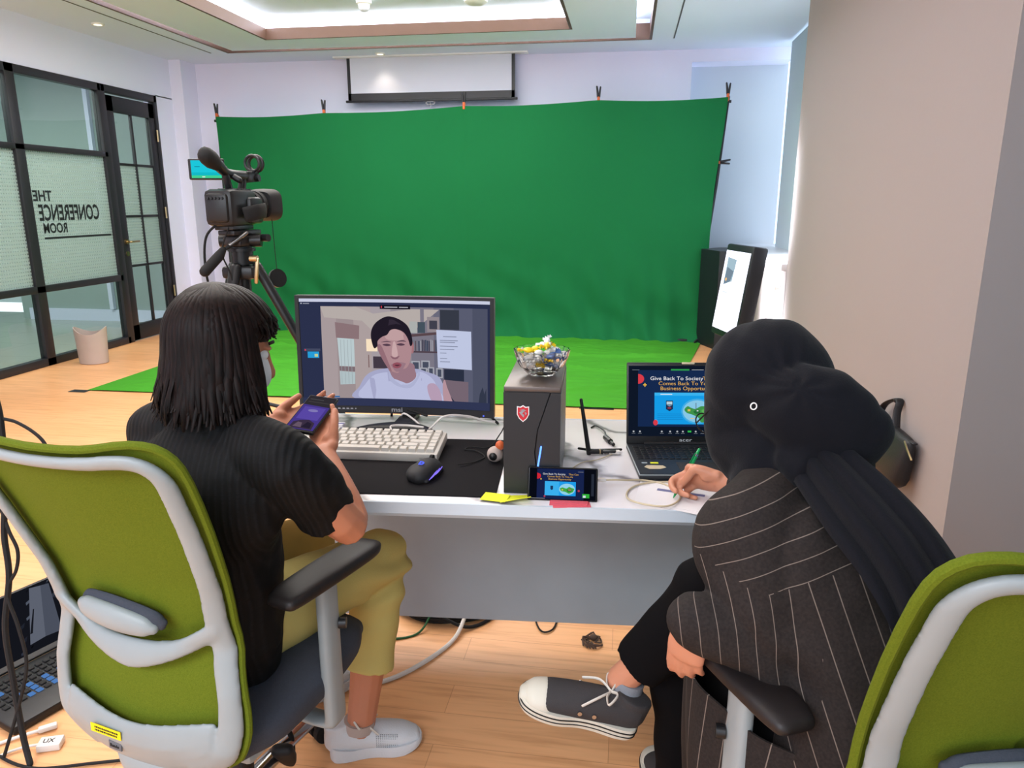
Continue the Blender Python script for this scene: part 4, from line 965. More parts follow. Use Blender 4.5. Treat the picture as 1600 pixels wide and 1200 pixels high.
link('barrel', MB().cyl(D(0.972, 0.475, ZT + 0.009), D(0.985, 0.438, ZT + 0.008), 0.0078).cyl(D(0.985, 0.438, ZT + 0.008), D(0.992, 0.415, ZT + 0.007), 0.005), 'plastic_black', t, True)
link('lead', MB().tube([D(0.972, 0.475, ZT + 0.009), D(0.972, 0.52, ZT + 0.012), D(0.955, 0.575, ZT + 0.010), D(0.945, 0.60, ZT + 0.004), D(0.935, 0.585, ZT + 0.003)], 0.0025, smooth=6), 'plastic_black', t, True)
cable('power_cable', [D(0.895, 0.36, ZT + 0.012), D(0.93, 0.365, ZT + 0.007), D(0.97, 0.372, ZT + 0.006), D(1.01, 0.375, ZT + 0.007)], 0.0035, 'rubber_black', 'short black cable entering the left side of the laptop')

# phone propped against the tower ------------------------------------------------
PM = frame_from((0.9985, 0.055, 0), (0.0, 0.37, 0.929), (-0.205, 1.560, ZT + 0.001))
t = thing('smartphone', 'black phone leaning sideways on the tower showing the slide', 'phone', (-0.12, 1.545, ZT))
Pm3 = PM.to_3x3()
link('body', MB().box(PM @ Vector((0.080, 0.0385, -0.0045)), (0.160, 0.077, 0.009), Pm3, bev=0.004, seg=3), 'plastic_black', t, True)
def slide(full=True):
    g = [((9, 12, 22), rect(0, 0, 1, 1)), ((24, 36, 78), rect(0.115, 0.02, 0.82, 0.98)), ((214, 40, 56), [(0.115, 0.84), (0.14, 0.83), (0.165, 0.80), (0.172, 0.74), (0.165, 0.68), (0.14, 0.655), (0.115, 0.65)]), ((240, 190, 60), rect(0.165, 0.63, 0.185, 0.66)), ((240, 190, 60), rect(0.172, 0.615, 0.178, 0.675)),
         ((235, 235, 240), 'Give Back To Society', 0.20, 0.79, 0.080, 'LEFT', 1.05), ((226, 178, 74), 'That Can', 0.59, 0.79, 0.080, 'LEFT', 1.05),
         ((226, 178, 74), 'Comes Back To You As', 0.27, 0.71, 0.080, 'LEFT', 1.05), ((226, 178, 74), 'Business Opportunity', 0.285, 0.63, 0.080, 'LEFT', 1.05),
         ((30, 160, 240), rect(0.235, 0.13, 0.70, 0.58)), ((60, 180, 245), rect(0.235, 0.13, 0.45, 0.58)), ((150, 215, 240), ell(0.57, 0.34, 0.12, 0.18)),
         ((70, 170, 70), [(0.46, 0.36), (0.50, 0.40), (0.56, 0.36), (0.60, 0.42), (0.68, 0.36), (0.66, 0.26), (0.60, 0.20), (0.54, 0.26), (0.48, 0.28)]), ((40, 130, 60), [(0.56, 0.33), (0.63, 0.36), (0.64, 0.28), (0.58, 0.25)]), ((190, 120, 110), rect(0.59, 0.30, 0.63, 0.34)), ((230, 200, 90), rect(0.49, 0.30, 0.51, 0.34)),
         ((30, 60, 100), [(0.32, 0.44), (0.36, 0.44), (0.36, 0.33), (0.34, 0.30), (0.32, 0.33)]), ((190, 60, 80), ell(0.745, 0.30, 0.017, 0.034)), ((190, 60, 80), ell(0.235, 0.10, 0.014, 0.03)),
         ((210, 214, 220), rect(0.73, 0.90, 0.81, 0.905)), ((190, 190, 190), rect(0.03, 0.025, 0.24, 0.035)), ((50, 180, 60), rect(0.80, 0.08, 0.905, 0.21)), ((220, 230, 240), rect(0.81, 0.09, 0.85, 0.16)), ((40, 46, 60), rect(0.93, 0.15, 0.97, 0.85))]
    return g
art('screen_picture', t, wm(t).inverted() @ PM @ Matrix.Translation((0.004, 0.003, 0.0002)), 0.152, 0.071, slide(), 0.00006, 1.0)
cable('charging_cable', [D(0.947, 0.075, ZT + 0.032), D(0.975, 0.085, ZT + 0.030), D(1.005, 0.11, ZT + 0.020), D(1.05, 0.15, ZT + 0.006), D(1.10, 0.13, ZT + 0.004), D(1.125, 0.06, ZT + 0.005), D(1.095, -0.004, ZT + 0.008), D(1.05, -0.008, ZT + 0.008), D(1.005, 0.03, ZT + 0.005), D(1.01, 0.09, ZT + 0.004), D(1.05, 0.135, ZT + 0.004), D(1.12, 0.150, ZT + 0.004), D(1.17, 0.15, ZT + 0.004)], 0.0022, 'cable_beige', 'beige usb cable looping from the propped phone to the laptop')
solo('usb_plug', MB().box(D(0.943, 0.073, ZT + 0.034), (0.024, 0.010, 0.008), DR, bev=0.002), 'cable_white', 'white usb plug in the end of the propped phone', 'plug')
cable('usb_cable', [D(0.985, 0.345, ZT + 0.004), D(0.945, 0.30, ZT + 0.003), D(0.90, 0.27, ZT + 0.003), D(0.87, 0.21, ZT + 0.003)], 0.0015, 'cable_beige', 'thin beige cable lying between antenna and propped phone')
# notes
def notepad(name, c, w, h, ang, m, label, catg, z=0.0, th=0.0015, curl=0.0):
    M_ = Matrix.Translation(c) @ Matrix.Rotation(ang, 4, 'Z')
    return solo(name, MB().sheet(lambda u, v: tuple(M_ @ Vector(((u - .5) * w, (v - .5) * h, z + th + curl * (1 - v) ** 2 * (0.4 + u)))), 8, 8, th), m, label, catg)
notepad('sticky_note', D(0.745, 0.018, ZT), 0.07, 0.05, DA + 0.15, 'yellow_note', 'yellow sticky note at the desk edge before the tower, folded up', 'sticky note', 0, 0.001, 0.012)
notepad('sticky_note', D(0.700, 0.020, ZT), 0.06, 0.045, DA - 0.2, 'yellow_note', 'flat yellow sticky note half under the desk pad corner', 'sticky note', 0.004, 0.0008)
for k, (c_, an, lb) in enumerate((((0.875, 0.028), 0.10, 'pink paper slip under the propped phone, lowest of the fan'), ((0.868, 0.036), -0.02, 'pink paper slip under the propped phone, middle of the fan'), ((0.870, 0.046), -0.10, 'pink paper slip under the propped phone, topmost of the fan'))):
    notepad('paper_slip', D(c_[0], c_[1] - 0.030, ZT + 0.001 * k), 0.085, 0.03, DA + an, 'pink_note', lb, 'paper slip', 0, 0.0008)
# toy ball figure beside the tower, pack left of the keyboard
t = thing('webcam_ball', 'small round grey webcam ball with brown top between keyboard and tower', 'webcam', tuple(D(0.675, 0.265, ZT)))
link('ball', MB().sph(D(0.675, 0.265, ZT + 0.023), 0.021), 'bin_taupe', t, True)
link('lens', MB().sph(D(0.672, 0.248, ZT + 0.022), (0.011, 0.007, 0.011)).sph(D(0.671, 0.242, ZT + 0.022), (0.006, 0.003, 0.006), mi=0), 'plastic_black', t, True)
link('top', MB().sph(D(0.688, 0.268, ZT + 0.046), (0.012, 0.012, 0.013)), 'clamp_orange', t, True)
t = thing('small_carton', 'small white and purple carton behind the phone on the desk', 'carton', tuple(D(0.178, 0.50, ZT)), DA)
link('box', MB().box((0, 0, 0.012), (0.045, 0.03, 0.024), bev=0.001), 'paper', t)
link('printed_stripe', MB().box((0.0, -0.0153, 0.013), (0.044, 0.0006, 0.007)).box((0, 0, 0.0243), (0.044, 0.010, 0.0006)), 'paper_print', t)
# cables on the desk
cable('monitor_cable', [D(0.34, 0.62, ZT + 0.006), D(0.36, 0.60, ZT + 0.03), D(0.40, 0.575, ZT + 0.015), D(0.45, 0.50, ZT + 0.01), D(0.50, 0.51, ZT + 0.05), D(0.56, 0.57, ZT + 0.035), D(0.62, 0.60, ZT + 0.012), D(0.70, 0.62, ZT + 0.006)], 0.003, 'cable_white', 'white cable arching behind the monitor foot')
cable('keyboard_cable', [D(0.355, 0.42, ZT + 0.022), D(0.357, 0.445, ZT + 0.022), D(0.35, 0.475, ZT + 0.028), D(0.39, 0.49, ZT + 0.026), D(0.44, 0.49, ZT + 0.022)], 0.003, 'cable_white', 'short white cable plugged into the back of the keyboard')
cable('mouse_cable', [D(0.585, 0.215, ZT + 0.010), D(0.62, 0.245, ZT + 0.006), D(0.645, 0.29, ZT + 0.006), D(0.615, 0.335, ZT + 0.007), D(0.585, 0.345, ZT + 0.006), D(0.60, 0.365, ZT + 0.007), D(0.65, 0.36, ZT + 0.010), D(0.675, 0.42, ZT + 0.03), D(0.69, 0.46, ZT + 0.045), D(0.73, 0.49, ZT + 0.03)], 0.0017, 'rubber_black', 'thin black mouse cable curling on the desk pad behind the mouse', smooth=10)
cable('tower_cable', [D(0.58, 0.63, ZT - 0.12), D(0.585, 0.66, ZT + 0.02), D(0.60, 0.64, ZT + 0.045), D(0.625, 0.625, ZT + 0.02), D(0.65, 0.60, ZT + 0.005)], 0.004, 'rubber_black', 'thick black cable over the back desk edge right of the monitor stand')
cable('tower_cable', [D(0.30, 0.67, ZT - 0.05), D(0.31, 0.665, ZT + 0.03), D(0.36, 0.63, ZT + 0.035), D(0.43, 0.60, ZT + 0.025)], 0.004, 'rubber_black', 'black cable loop behind the monitor left of its neck')

# laptop ------------------------------------------------
la = R(8)
LO = Vector((0.200, 1.860, ZT))
t = thing('laptop', 'dark laptop showing the presentation slide on the desk', 'laptop', tuple(LO), la)
lw, ld = 0.335, 0.240
link('base', MB().box((0, 0, 0.010), (lw, ld, 0.016), bev=0.004), 'case_dark', t)
link('base_edge', MB().box((0, 0, 0.0165), (lw + 0.001, ld + 0.001, 0.0022), bev=0.0008), 'chair_grey', t)
link('deck', MB().box((0, 0, 0.0183), (lw - 0.003, ld - 0.003, 0.0015)), 'case_dark', t)
ky = MB()
for r_ in range(6):
    for c_ in range(19):
        ky.box((-0.148 + c_ * 0.0163, 0.084 - r_ * 0.0175, 0.0202), (0.0138, 0.0145, 0.0022), bev=0.0006, seg=1)
link('keys', ky, 'plastic_black', t)
link('touchpad', MB().box((-0.01, -0.070, 0.0192), (0.105, 0.072, 0.0012), bev=0.0005), 'plastic_matte', t)
link('sticker', MB().box((-0.143, -0.040, 0.0195), (0.014, 0.008, 0.0008)), 'chair_grey', t)
link('sticker', MB().box((-0.118, -0.040, 0.0195), (0.020, 0.009, 0.0008)), 'yellow_note', t)
link('sticker', MB().prism([(-0.148, -0.070), (-0.14, -0.058), (-0.10, -0.060), (-0.094, -0.074), (-0.11, -0.084), (-0.138, -0.084)], 0.0008, Matrix.Translation((0, 0, 0.0192))), 'cable_beige', t)
tk = R(13)
lid = link('lid', MB().box((0, ld / 2 - 0.004 + 0.112 * math.sin(tk), 0.018 + 0.112 * math.cos(tk)), (lw, 0.007, 0.224), Euler((-tk, 0, 0)), bev=0.004).cyl((-0.12, ld / 2 - 0.006, 0.02), (0.12, ld / 2 - 0.006, 0.02), 0.006), 'plastic_black', t)
SM = frame_from((1, 0, 0), (0, math.sin(tk), math.cos(tk)), (-lw / 2 + 0.004, ld / 2 - 0.008 + 0.002 * 0, 0.020)) 
SM = frame_from((1, 0, 0), (0, math.sin(tk), math.cos(tk)), Vector((-lw / 2 + 0.005, ld / 2 - 0.004, 0.018)) + Vector((0, -math.cos(tk), math.sin(tk))) * 0.0037)
g = [((15, 24, 40), rect(0, 0.10, 1, 0.985)), ((22, 42, 80), rect(0.08, 0.22, 0.80, 0.93)), ((15, 24, 40), rect(0.0, 0.93, 1, 0.985)),
     ((50, 160, 80), rect(0.355, 0.925, 0.51, 0.945)), ((190, 196, 200), rect(0.53, 0.932, 0.63, 0.938)), ((120, 130, 140), rect(0.03, 0.93, 0.09, 0.936)),
     ((222, 62, 76), ell(0.08, 0.820, 0.050, 0.062, 12, 90, -90)), ((240, 190, 70), rect(0.122, 0.738, 0.152, 0.752)), ((240, 190, 70), rect(0.1325, 0.722, 0.1415, 0.768)),
     ((240, 240, 245), 'Give Back To Society', 0.180, 0.805, 0.066, 'LEFT', 1.16), ((232, 180, 90), 'That Can', 0.622, 0.805, 0.066, 'LEFT', 1.16), ((232, 180, 90), 'Comes Back To You As', 0.250, 0.742, 0.066, 'LEFT', 1.16), ((232, 180, 90), 'Business Opportunity', 0.265, 0.680, 0.066, 'LEFT', 1.16)]
def sx(pl): return [(0.218 + (x - 0.265) * 0.90, 0.25 + (y - 0.245) * 1.06) for x, y in pl]
g += [(c, sx(p)) for c, p in [((22, 160, 236), rect(0.265, 0.245, 0.83, 0.62)), ((60, 184, 246), rect(0.265, 0.585, 0.83, 0.62)), ((225, 240, 250), rect(0.32, 0.595, 0.43, 0.606)), ((70, 178, 236), ell(0.665, 0.40, 0.15, 0.15)), ((140, 205, 236), ell(0.665, 0.40, 0.135, 0.13)),
     ((66, 150, 76), cat([(0.545, 0.42), (0.575, 0.46), (0.61, 0.44), (0.65, 0.43), (0.70, 0.46), (0.76, 0.45), (0.80, 0.40), (0.79, 0.34), (0.75, 0.28), (0.70, 0.27), (0.68, 0.32), (0.62, 0.36), (0.57, 0.38)], 4, True)),
     ((40, 112, 60), cat([(0.63, 0.40), (0.68, 0.42), (0.69, 0.38), (0.65, 0.37)], 4, True)), ((96, 176, 90), cat([(0.71, 0.42), (0.76, 0.42), (0.75, 0.38), (0.71, 0.39)], 4, True)), ((180, 110, 110), rect(0.72, 0.35, 0.76, 0.38)), ((226, 190, 90), rect(0.575, 0.40, 0.60, 0.425)), ((226, 190, 90), rect(0.735, 0.30, 0.755, 0.32)), ((90, 96, 110), rect(0.65, 0.42, 0.656, 0.50)), ((90, 96, 110), rect(0.735, 0.42, 0.742, 0.49)), ((230, 200, 120), rect(0.60, 0.31, 0.64, 0.32)), ((236, 236, 240), rect(0.66, 0.40, 0.675, 0.412)),
     ((26, 50, 84), [(0.372, 0.525), (0.437, 0.525), (0.437, 0.425), (0.405, 0.40), (0.372, 0.425)]), ((190, 214, 226), [(0.378, 0.515), (0.431, 0.515), (0.431, 0.48), (0.378, 0.48)]), ((150, 60, 76), rect(0.388, 0.43, 0.42, 0.45)), ((120, 160, 190), [(0.378, 0.475), (0.431, 0.475), (0.405, 0.455)]), ((222, 62, 76), ell(0.275, 0.265, 0.022, 0.034))]]
for k in range(4): g.append(((20, 120, 196), sx(rect(0.29, 0.365 - 0.022 * k, 0.53, 0.369 - 0.022 * k))))
for k, x in enumerate((0.043, 0.096, 0.28, 0.35, 0.41, 0.457, 0.565, 0.62, 0.68, 0.74)): g.append(((186, 190, 196), ell(x, 0.160, 0.008, 0.011, 8))); g.append(((120, 126, 136), rect(x - 0.015, 0.133, x + 0.015, 0.139)))
g.append(((50, 190, 80), rect(0.497, 0.150, 0.527, 0.172)))
g.append(((170, 176, 184), 'acer', 0.48, 0.035, 0.062, 'CENTER', 1.5))
link('lid_mark', MB().box((0.0, ld / 2 - 0.004 + 0.222 * math.sin(tk) - 0.002, 0.018 + 0.222 * math.cos(tk)), (0.035, 0.009, 0.006), Euler((-tk, 0, 0)), bev=0.002), 'cable_beige', t)
art('screen_picture', t, SM, lw - 0.010, 0.218, g, 0.00005, 1.0)

# papers and pen ------------------------------------------------
pps = [((1.19, 0.045), 0.16, -0.30, 'printed white paper sheet under the writing hand, topmost', 0.0016), ((1.205, 0.020), 0.16, -0.44, 'white paper sheet jutting over the desk edge under the writing hand', 0.0008), ((1.175, 0.06), 0.16, -0.20, 'white paper sheet lowest in the stack before the laptop', 0.0)]
for (u_, v_), w_, an, lb, z_ in pps: notepad('paper_sheet', D(u_, v_, ZT + z_), 0.297, 0.15, DA + an, 'paper', lb, 'paper', 0, 0.0007)
solo('paper_print_strip', MB().box(D(1.13, 0.085, ZT + 0.0030), (0.11, 0.012, 0.0006), Euler((0, 0, DA - 0.30))), 'paper_print', 'blue printed flyer strip on the papers before the laptop', 'flyer')
t = thing('pen', 'green retractable ballpoint pen in the writing hand', 'pen', (0.135, 1.63, ZT))
pa = Vector((0.126, 1.615, ZT + 0.004)); pb = Vector((0.188, 1.691, ZT + 0.105)); pd = (pb - pa).normalized()
PA, PB = pa, pb
link('barrel', MB().tube([pa + pd * 0.018, pa + pd * 0.12], 0.0052, n=14, round_cap=False), 'pen_green', t, True)
link('tip', MB().tube([pa, pa + pd * 0.006, pa + pd * 0.020], [0.0008, 0.0022, 0.0046], n=12), 'pen_green', t, True)
link('clicker', MB().tube([pa + pd * 0.12, pa + pd * 0.133], 0.0035, n=12), 'pen_green', t, True)
link('ring', MB().tube([pa + pd * 0.113, pa + pd * 0.119], 0.0056, n=14, round_cap=False), 'chrome', t, True)
cl = pd.cross(Vector((0.8, -0.6, 0))).normalized()
link('clip', MB().tube([pa + pd * 0.118 - cl * 0.007, pa + pd * 0.075 - cl * 0.0085], [(0.0022, 0.001)] * 2, n=8), 'pen_green', t, True)

# under and around the desk ------------------------------------------------
cp = []
random.seed(2)
for k in range(9):
    r_ = 0.13 + 0.008 * (k % 4); zc = 0.008 + 0.013 * (k // 3)
    cp += [(-0.60 + 0.01 * math.sin(k) + r_ * math.cos(a / 24 * 2 * PI + k) * 1.15, 2.30 + r_ * 0.8 * math.sin(a / 24 * 2 * PI + k), zc + 0.003 * math.sin(a + k) + 0.004) for a in range(24)]
solo('cable_coil', MB().tube(cp, 0.0065, n=7, smooth=2), 'rubber_black', 'thick coil of black cable on the floor behind the desk panel', 'cable coil')
cable('floor_cable', [(-0.50, 2.50, 0.01), (-0.50, 2.30, 0.045), (-0.50, 2.20, 0.03), (-0.52, 2.08, 0.008), (-0.60, 1.93, 0.007), (-0.69, 1.84, 0.007), (-0.80, 1.80, 0.007), (-0.92, 1.83, 0.007), (-1.05, 1.95, 0.007)], 0.007, 'cable_white', 'white cable running on the floor from under the desk to the chair')
cable('floor_cable', [(-0.60, 2.35, 0.06), (-0.61, 2.22, 0.05), (-0.64, 2.12, 0.006), (-0.72, 2.07, 0.005), (-0.80, 2.07, 0.005), (-0.9, 2.12, 0.005)], 0.0038, 'cable_green', 'green cable on the floor beneath the desk')
cable('floor_cable', [(-0.35, 2.5, 0.006), (-0.40, 2.28, 0.006), (-0.48, 2.17, 0.01), (-0.58, 2.16, 0.05), (-0.68, 2.22, 0.06)], 0.006, 'rubber_black', 'black cable end leaving the cable coil')
cable('floor_cable', [(-0.28, 2.40, 0.005), (-0.265, 2.26, 0.005), (-0.235, 2.19, 0.005), (-0.20, 2.21, 0.005), (-0.19, 2.30, 0.005), (-0.19, 2.42, 0.005)], 0.003, 'rubber_black', 'thin black cable loop on the floor right of the coil')
db = MB()
random.seed(9)
for k in range(12): a = random.random() * 6.28; db.tube([(-0.066 + 0.012 * math.cos(a), 2.16 + 0.012 * math.sin(a), 0.006), (-0.066 + 0.03 * math.cos(a + .6), 2.155 + 0.03 * math.sin(a + .6), 0.004 + 0.02 * random.random()), (-0.066 + 0.035 * math.cos(a + 1.4), 2.155 + 0.035 * math.sin(a + 1.4), 0.004)], 0.003, n=6, smooth=3)
db.sph((-0.062, 2.17, 0.012), (0.014, 0.012, 0.011), 12, 8)
solo('dust_clump', db, 'dust', 'small dark clump of dust and fluff on the floor', 'debris')
t = thing('power_plug', 'black power cable plug with white markings beside the white sneaker', 'plug', (-0.80, 1.43, 0))
pl_ = Matrix.Translation((-0.775, 1.445, 0.055)) @ Euler((R(-55), 0, R(12))).to_matrix().to_4x4()
link('housing', MB().tube([pl_ @ Vector((0, 0.0, 0.0)), pl_ @ Vector((0, -0.018, 0)), pl_ @ Vector((0, -0.05, 0)), pl_ @ Vector((0, -0.11, 0))], [(0.010, 0.009), (0.016, 0.012), (0.022, 0.014), (0.026, 0.015)], ref=(1, 0.2, 0), n=20, prof=0.7), 'plastic_matte', t, True)
link('lead', MB().tube([pl_ @ Vector((0, 0.0, 0)), Vector((-0.775, 1.458, 0.09)), Vector((-0.79, 1.47, 0.125)), Vector((-0.83, 1.46, 0.14)), Vector((-0.90, 1.42, 0.13))], 0.0065, smooth=5), 'rubber_black', t, True)
tm = MB()
tM = pl_ @ Matrix.Translation((0, 0, 0.0152))
text_mb(tm, '11 11', 0.014, tM @ Matrix.Translation((-0.012, -0.042, -0.001)) @ Matrix.Rotation(R(0), 4, 'Z'), squeeze=0.8)
text_mb(tm, 'HL', 0.026, tM @ Matrix.Translation((-0.013, -0.072, 0)), squeeze=0.9); link('lettering', tm, 'white_paint', t, True)

# laptop on the floor at the left ------------------------------------------------
fa = R(-23)
FL = Vector((-1.655, 1.735, 0.0))
t = thing('floor_laptop', 'open gaming laptop lying on the floor with blue lit keys', 'laptop', tuple(FL), R(70))
link('base', MB().box((0, -0.02, 0.016), (0.44, 0.27, 0.026), bev=0.006), 'plastic_black', t)
rk = random.Random(4)
kd_ = MB(); kl = MB()
for r_ in range(6):
    for c_ in range(17):
        p_ = (-0.182 + 0.0227 * c_, 0.075 - 0.0285 * r_ * 0.9, 0.031)
        if rk.random() < 0.32 and r_ > 1: link('lit_key', MB().box(p_, (0.017, 0.018, 0.005), bev=0.002, seg=1), glow(96, 146, 215, 0.75), t)
        else: kd_.box(p_, (0.017, 0.018, 0.005), bev=0.002, seg=1)
link('keys', kd_, 'rubber_black', t)
lk = R(66)
link('lid', MB().box((0, 0.115 + 0.14 * math.sin(lk), 0.030 + 0.14 * math.cos(lk)), (0.44, 0.010, 0.28), Euler((-lk, 0, 0)), bev=0.004), 'plastic_black', t)
FM = frame_from((1, 0, 0), (0, math.sin(lk), math.cos(lk)), Vector((-0.205, 0.115, 0.030)) + Vector((0, -math.cos(lk), math.sin(lk))) * 0.0055 + Vector((0, math.sin(lk), math.cos(lk))) * 0.02)
g = [((26, 28, 36), rect(0, 0, 1, 1))]
for k in range(60):
    x, y = rk.random(), rk.random() ** 1.2; s_ = rk.uniform(.01, .05); c = rk.choice([(16, 17, 24), (60, 66, 80), (96, 104, 120), (40, 44, 56), (12, 12, 16)])
    g.append((c, [(x, y), (x + s_, y + s_ * .8), (x + s_ * 1.6, y + s_ * 2.2), (x + s_ * .3, y + s_ * 1.3)]))
g += [((112, 118, 134), [(0.50, 0.10), (0.62, 0.12), (0.86, 0.92), (0.78, 0.95)]), ((90, 96, 112), [(0.62, 0.12), (0.74, 0.10), (0.92, 0.90), (0.86, 0.92)]), ((30, 32, 40), [(0.55, 0.25), (0.57, 0.25), (0.70, 0.6), (0.69, 0.6)])]
art('screen_picture', t, FM, 0.41, 0.25, g, 0.0001, 0.7)
# white usb hub and its cables, hanging black cables
t = thing('usb_hub', 'small white usb adapter box on the floor by the chair', 'usb adapter', (-1.46, 1.46, 0), R(20))
link('box', MB().box((0, 0, 0.011), (0.058, 0.040, 0.020), bev=0.004), 'cable_white', t)
tx = MB(); text_mb(tx, 'UX', 0.022, Matrix.Translation((-0.017, -0.008, 0.0212)), squeeze=0.9); link('lettering', tx, 'text_black', t)
cable('white_adapter_cable', [(-1.49, 1.45, 0.012), (-1.53, 1.435, 0.008), (-1.565, 1.40, 0.006), (-1.57, 1.36, 0.006), (-1.53, 1.33, 0.006)], 0.0035, 'cable_white', 'white lead curving from the small usb adapter box')
t = thing('usb_cable_plug', 'white cable with a white plug lying beside the adapter box', 'cable', (-1.50, 1.50, 0))
link('plug', MB().box((-1.515, 1.515, 0.010), (0.045, 0.018, 0.014), Euler((0, 0, R(40))), bev=0.004), 'cable_white', t, True)
link('lead', MB().tube([(-1.53, 1.50, 0.010), (-1.57, 1.47, 0.008), (-1.61, 1.43, 0.006), (-1.63, 1.37, 0.006), (-1.60, 1.31, 0.006)], 0.0045, smooth=6), 'cable_white', t, True)
cable('hanging_cable', [(-2.35, 1.85, 2.91), (-2.30, 1.83, 2.3), (-2.05, 1.76, 1.55), (-1.74, 1.66, 1.10), (-1.60, 1.612, 0.93), (-1.571, 1.585, 0.786), (-1.561, 1.563, 0.69), (-1.563, 1.535, 0.578), (-1.546, 1.51, 0.465), (-1.551, 1.477, 0.337), (-1.527, 1.449, 0.209), (-1.495, 1.418, 0.064), (-1.46, 1.39, 0.008)], 0.0075, 'rubber_black', 'thickest black cable hanging straight down at the left picture edge')
cable('hanging_cable', [(-1.655, 1.63, 1.00), (-1.63, 1.61, 0.90), (-1.59, 1.600, 0.866), (-1.542, 1.605, 0.852), (-1.492, 1.606, 0.823), (-1.463, 1.603, 0.791), (-1.455, 1.60, 0.74)], 0.0045, 'rubber_black', 'black cable bowing right above the left chair back')
cable('hanging_cable', [(-1.575, 1.55, 0.63), (-1.548, 1.535, 0.578), (-1.525, 1.527, 0.53), (-1.527, 1.515, 0.481), (-1.548, 1.497, 0.425), (-1.515, 1.48, 0.337), (-1.492, 1.461, 0.241), (-1.510, 1.429, 0.129), (-1.545, 1.400, 0.008)], 0.0045, 'rubber_black', 'wavy black cable hanging beside the floor laptop')
cable('floor_cable', [(-1.72, 1.50, 0.006), (-1.60, 1.42, 0.006), (-1.45, 1.38, 0.006), (-1.30, 1.42, 0.006), (-1.15, 1.47, 0.006)], 0.004, 'rubber_black', 'black cable on the floor passing below the usb adapter box')

# hand bag against the beige wall ------------------------------------------------
t = thing('handbag', 'black leather handbag with brass zip pull hanging on the beige wall', 'handbag', (1.07, 3.12, 0.355))
def bagp(u, v, w):   # u along the wall toward the viewer, v up, w away from the wall
    return Vector((1.145 - 0.10 * w * (1 - 0.35 * v), 3.40 - 0.54 * u + 0.06 * (0.5 - u) * (1 - v), 0.355 + 0.155 * v - 0.012 * math.sin(PI * u)))
link('body', MB().tube([bagp(0.5, 0.03, 0.5), bagp(0.5, 0.5, 0.5), bagp(0.5, 0.93, 0.5)], [(0.225, 0.048), (0.235, 0.042), (0.240, 0.028)], ref=(0, 1, 0), n=36, prof=0.5), 'bag_black', t, True)
link('zip', MB().tube([bagp(0.02, 1.0, 0.5), bagp(0.5, 1.02, 0.5), bagp(0.98, 1.0, 0.5)], [(0.004, 0.010)] * 3, ref=(0, 0, 1), smooth=5), 'frame_black', t, True)
link('zip_pull', MB().tube([bagp(0.92, 1.0, 0.9), bagp(1.02, 0.90, 1.0), bagp(1.10, 0.72, 0.9)], 0.004, n=8), 'brass', t, True)
link('handle', MB().tube([bagp(0.20, 1.0, 0.5), bagp(0.26, 1.40, 0.5), bagp(0.44, 1.72, 0.4), bagp(0.52, 1.72, 0.4), bagp(0.54, 1.4, 0.5), bagp(0.60, 1.0, 0.5)], [(0.016, 0.005)] * 6, ref=(1, 0, 0), smooth=6), 'bag_black', t, True)
solo('wall_hook', MB().tube([bagp(0.48, 1.69, 0.0), bagp(0.48, 1.685, 0.6), bagp(0.48, 1.74, 0.75)], 0.006, smooth=3), 'frame_black', 'small black wall hook carrying the handbag handle', 'hook')

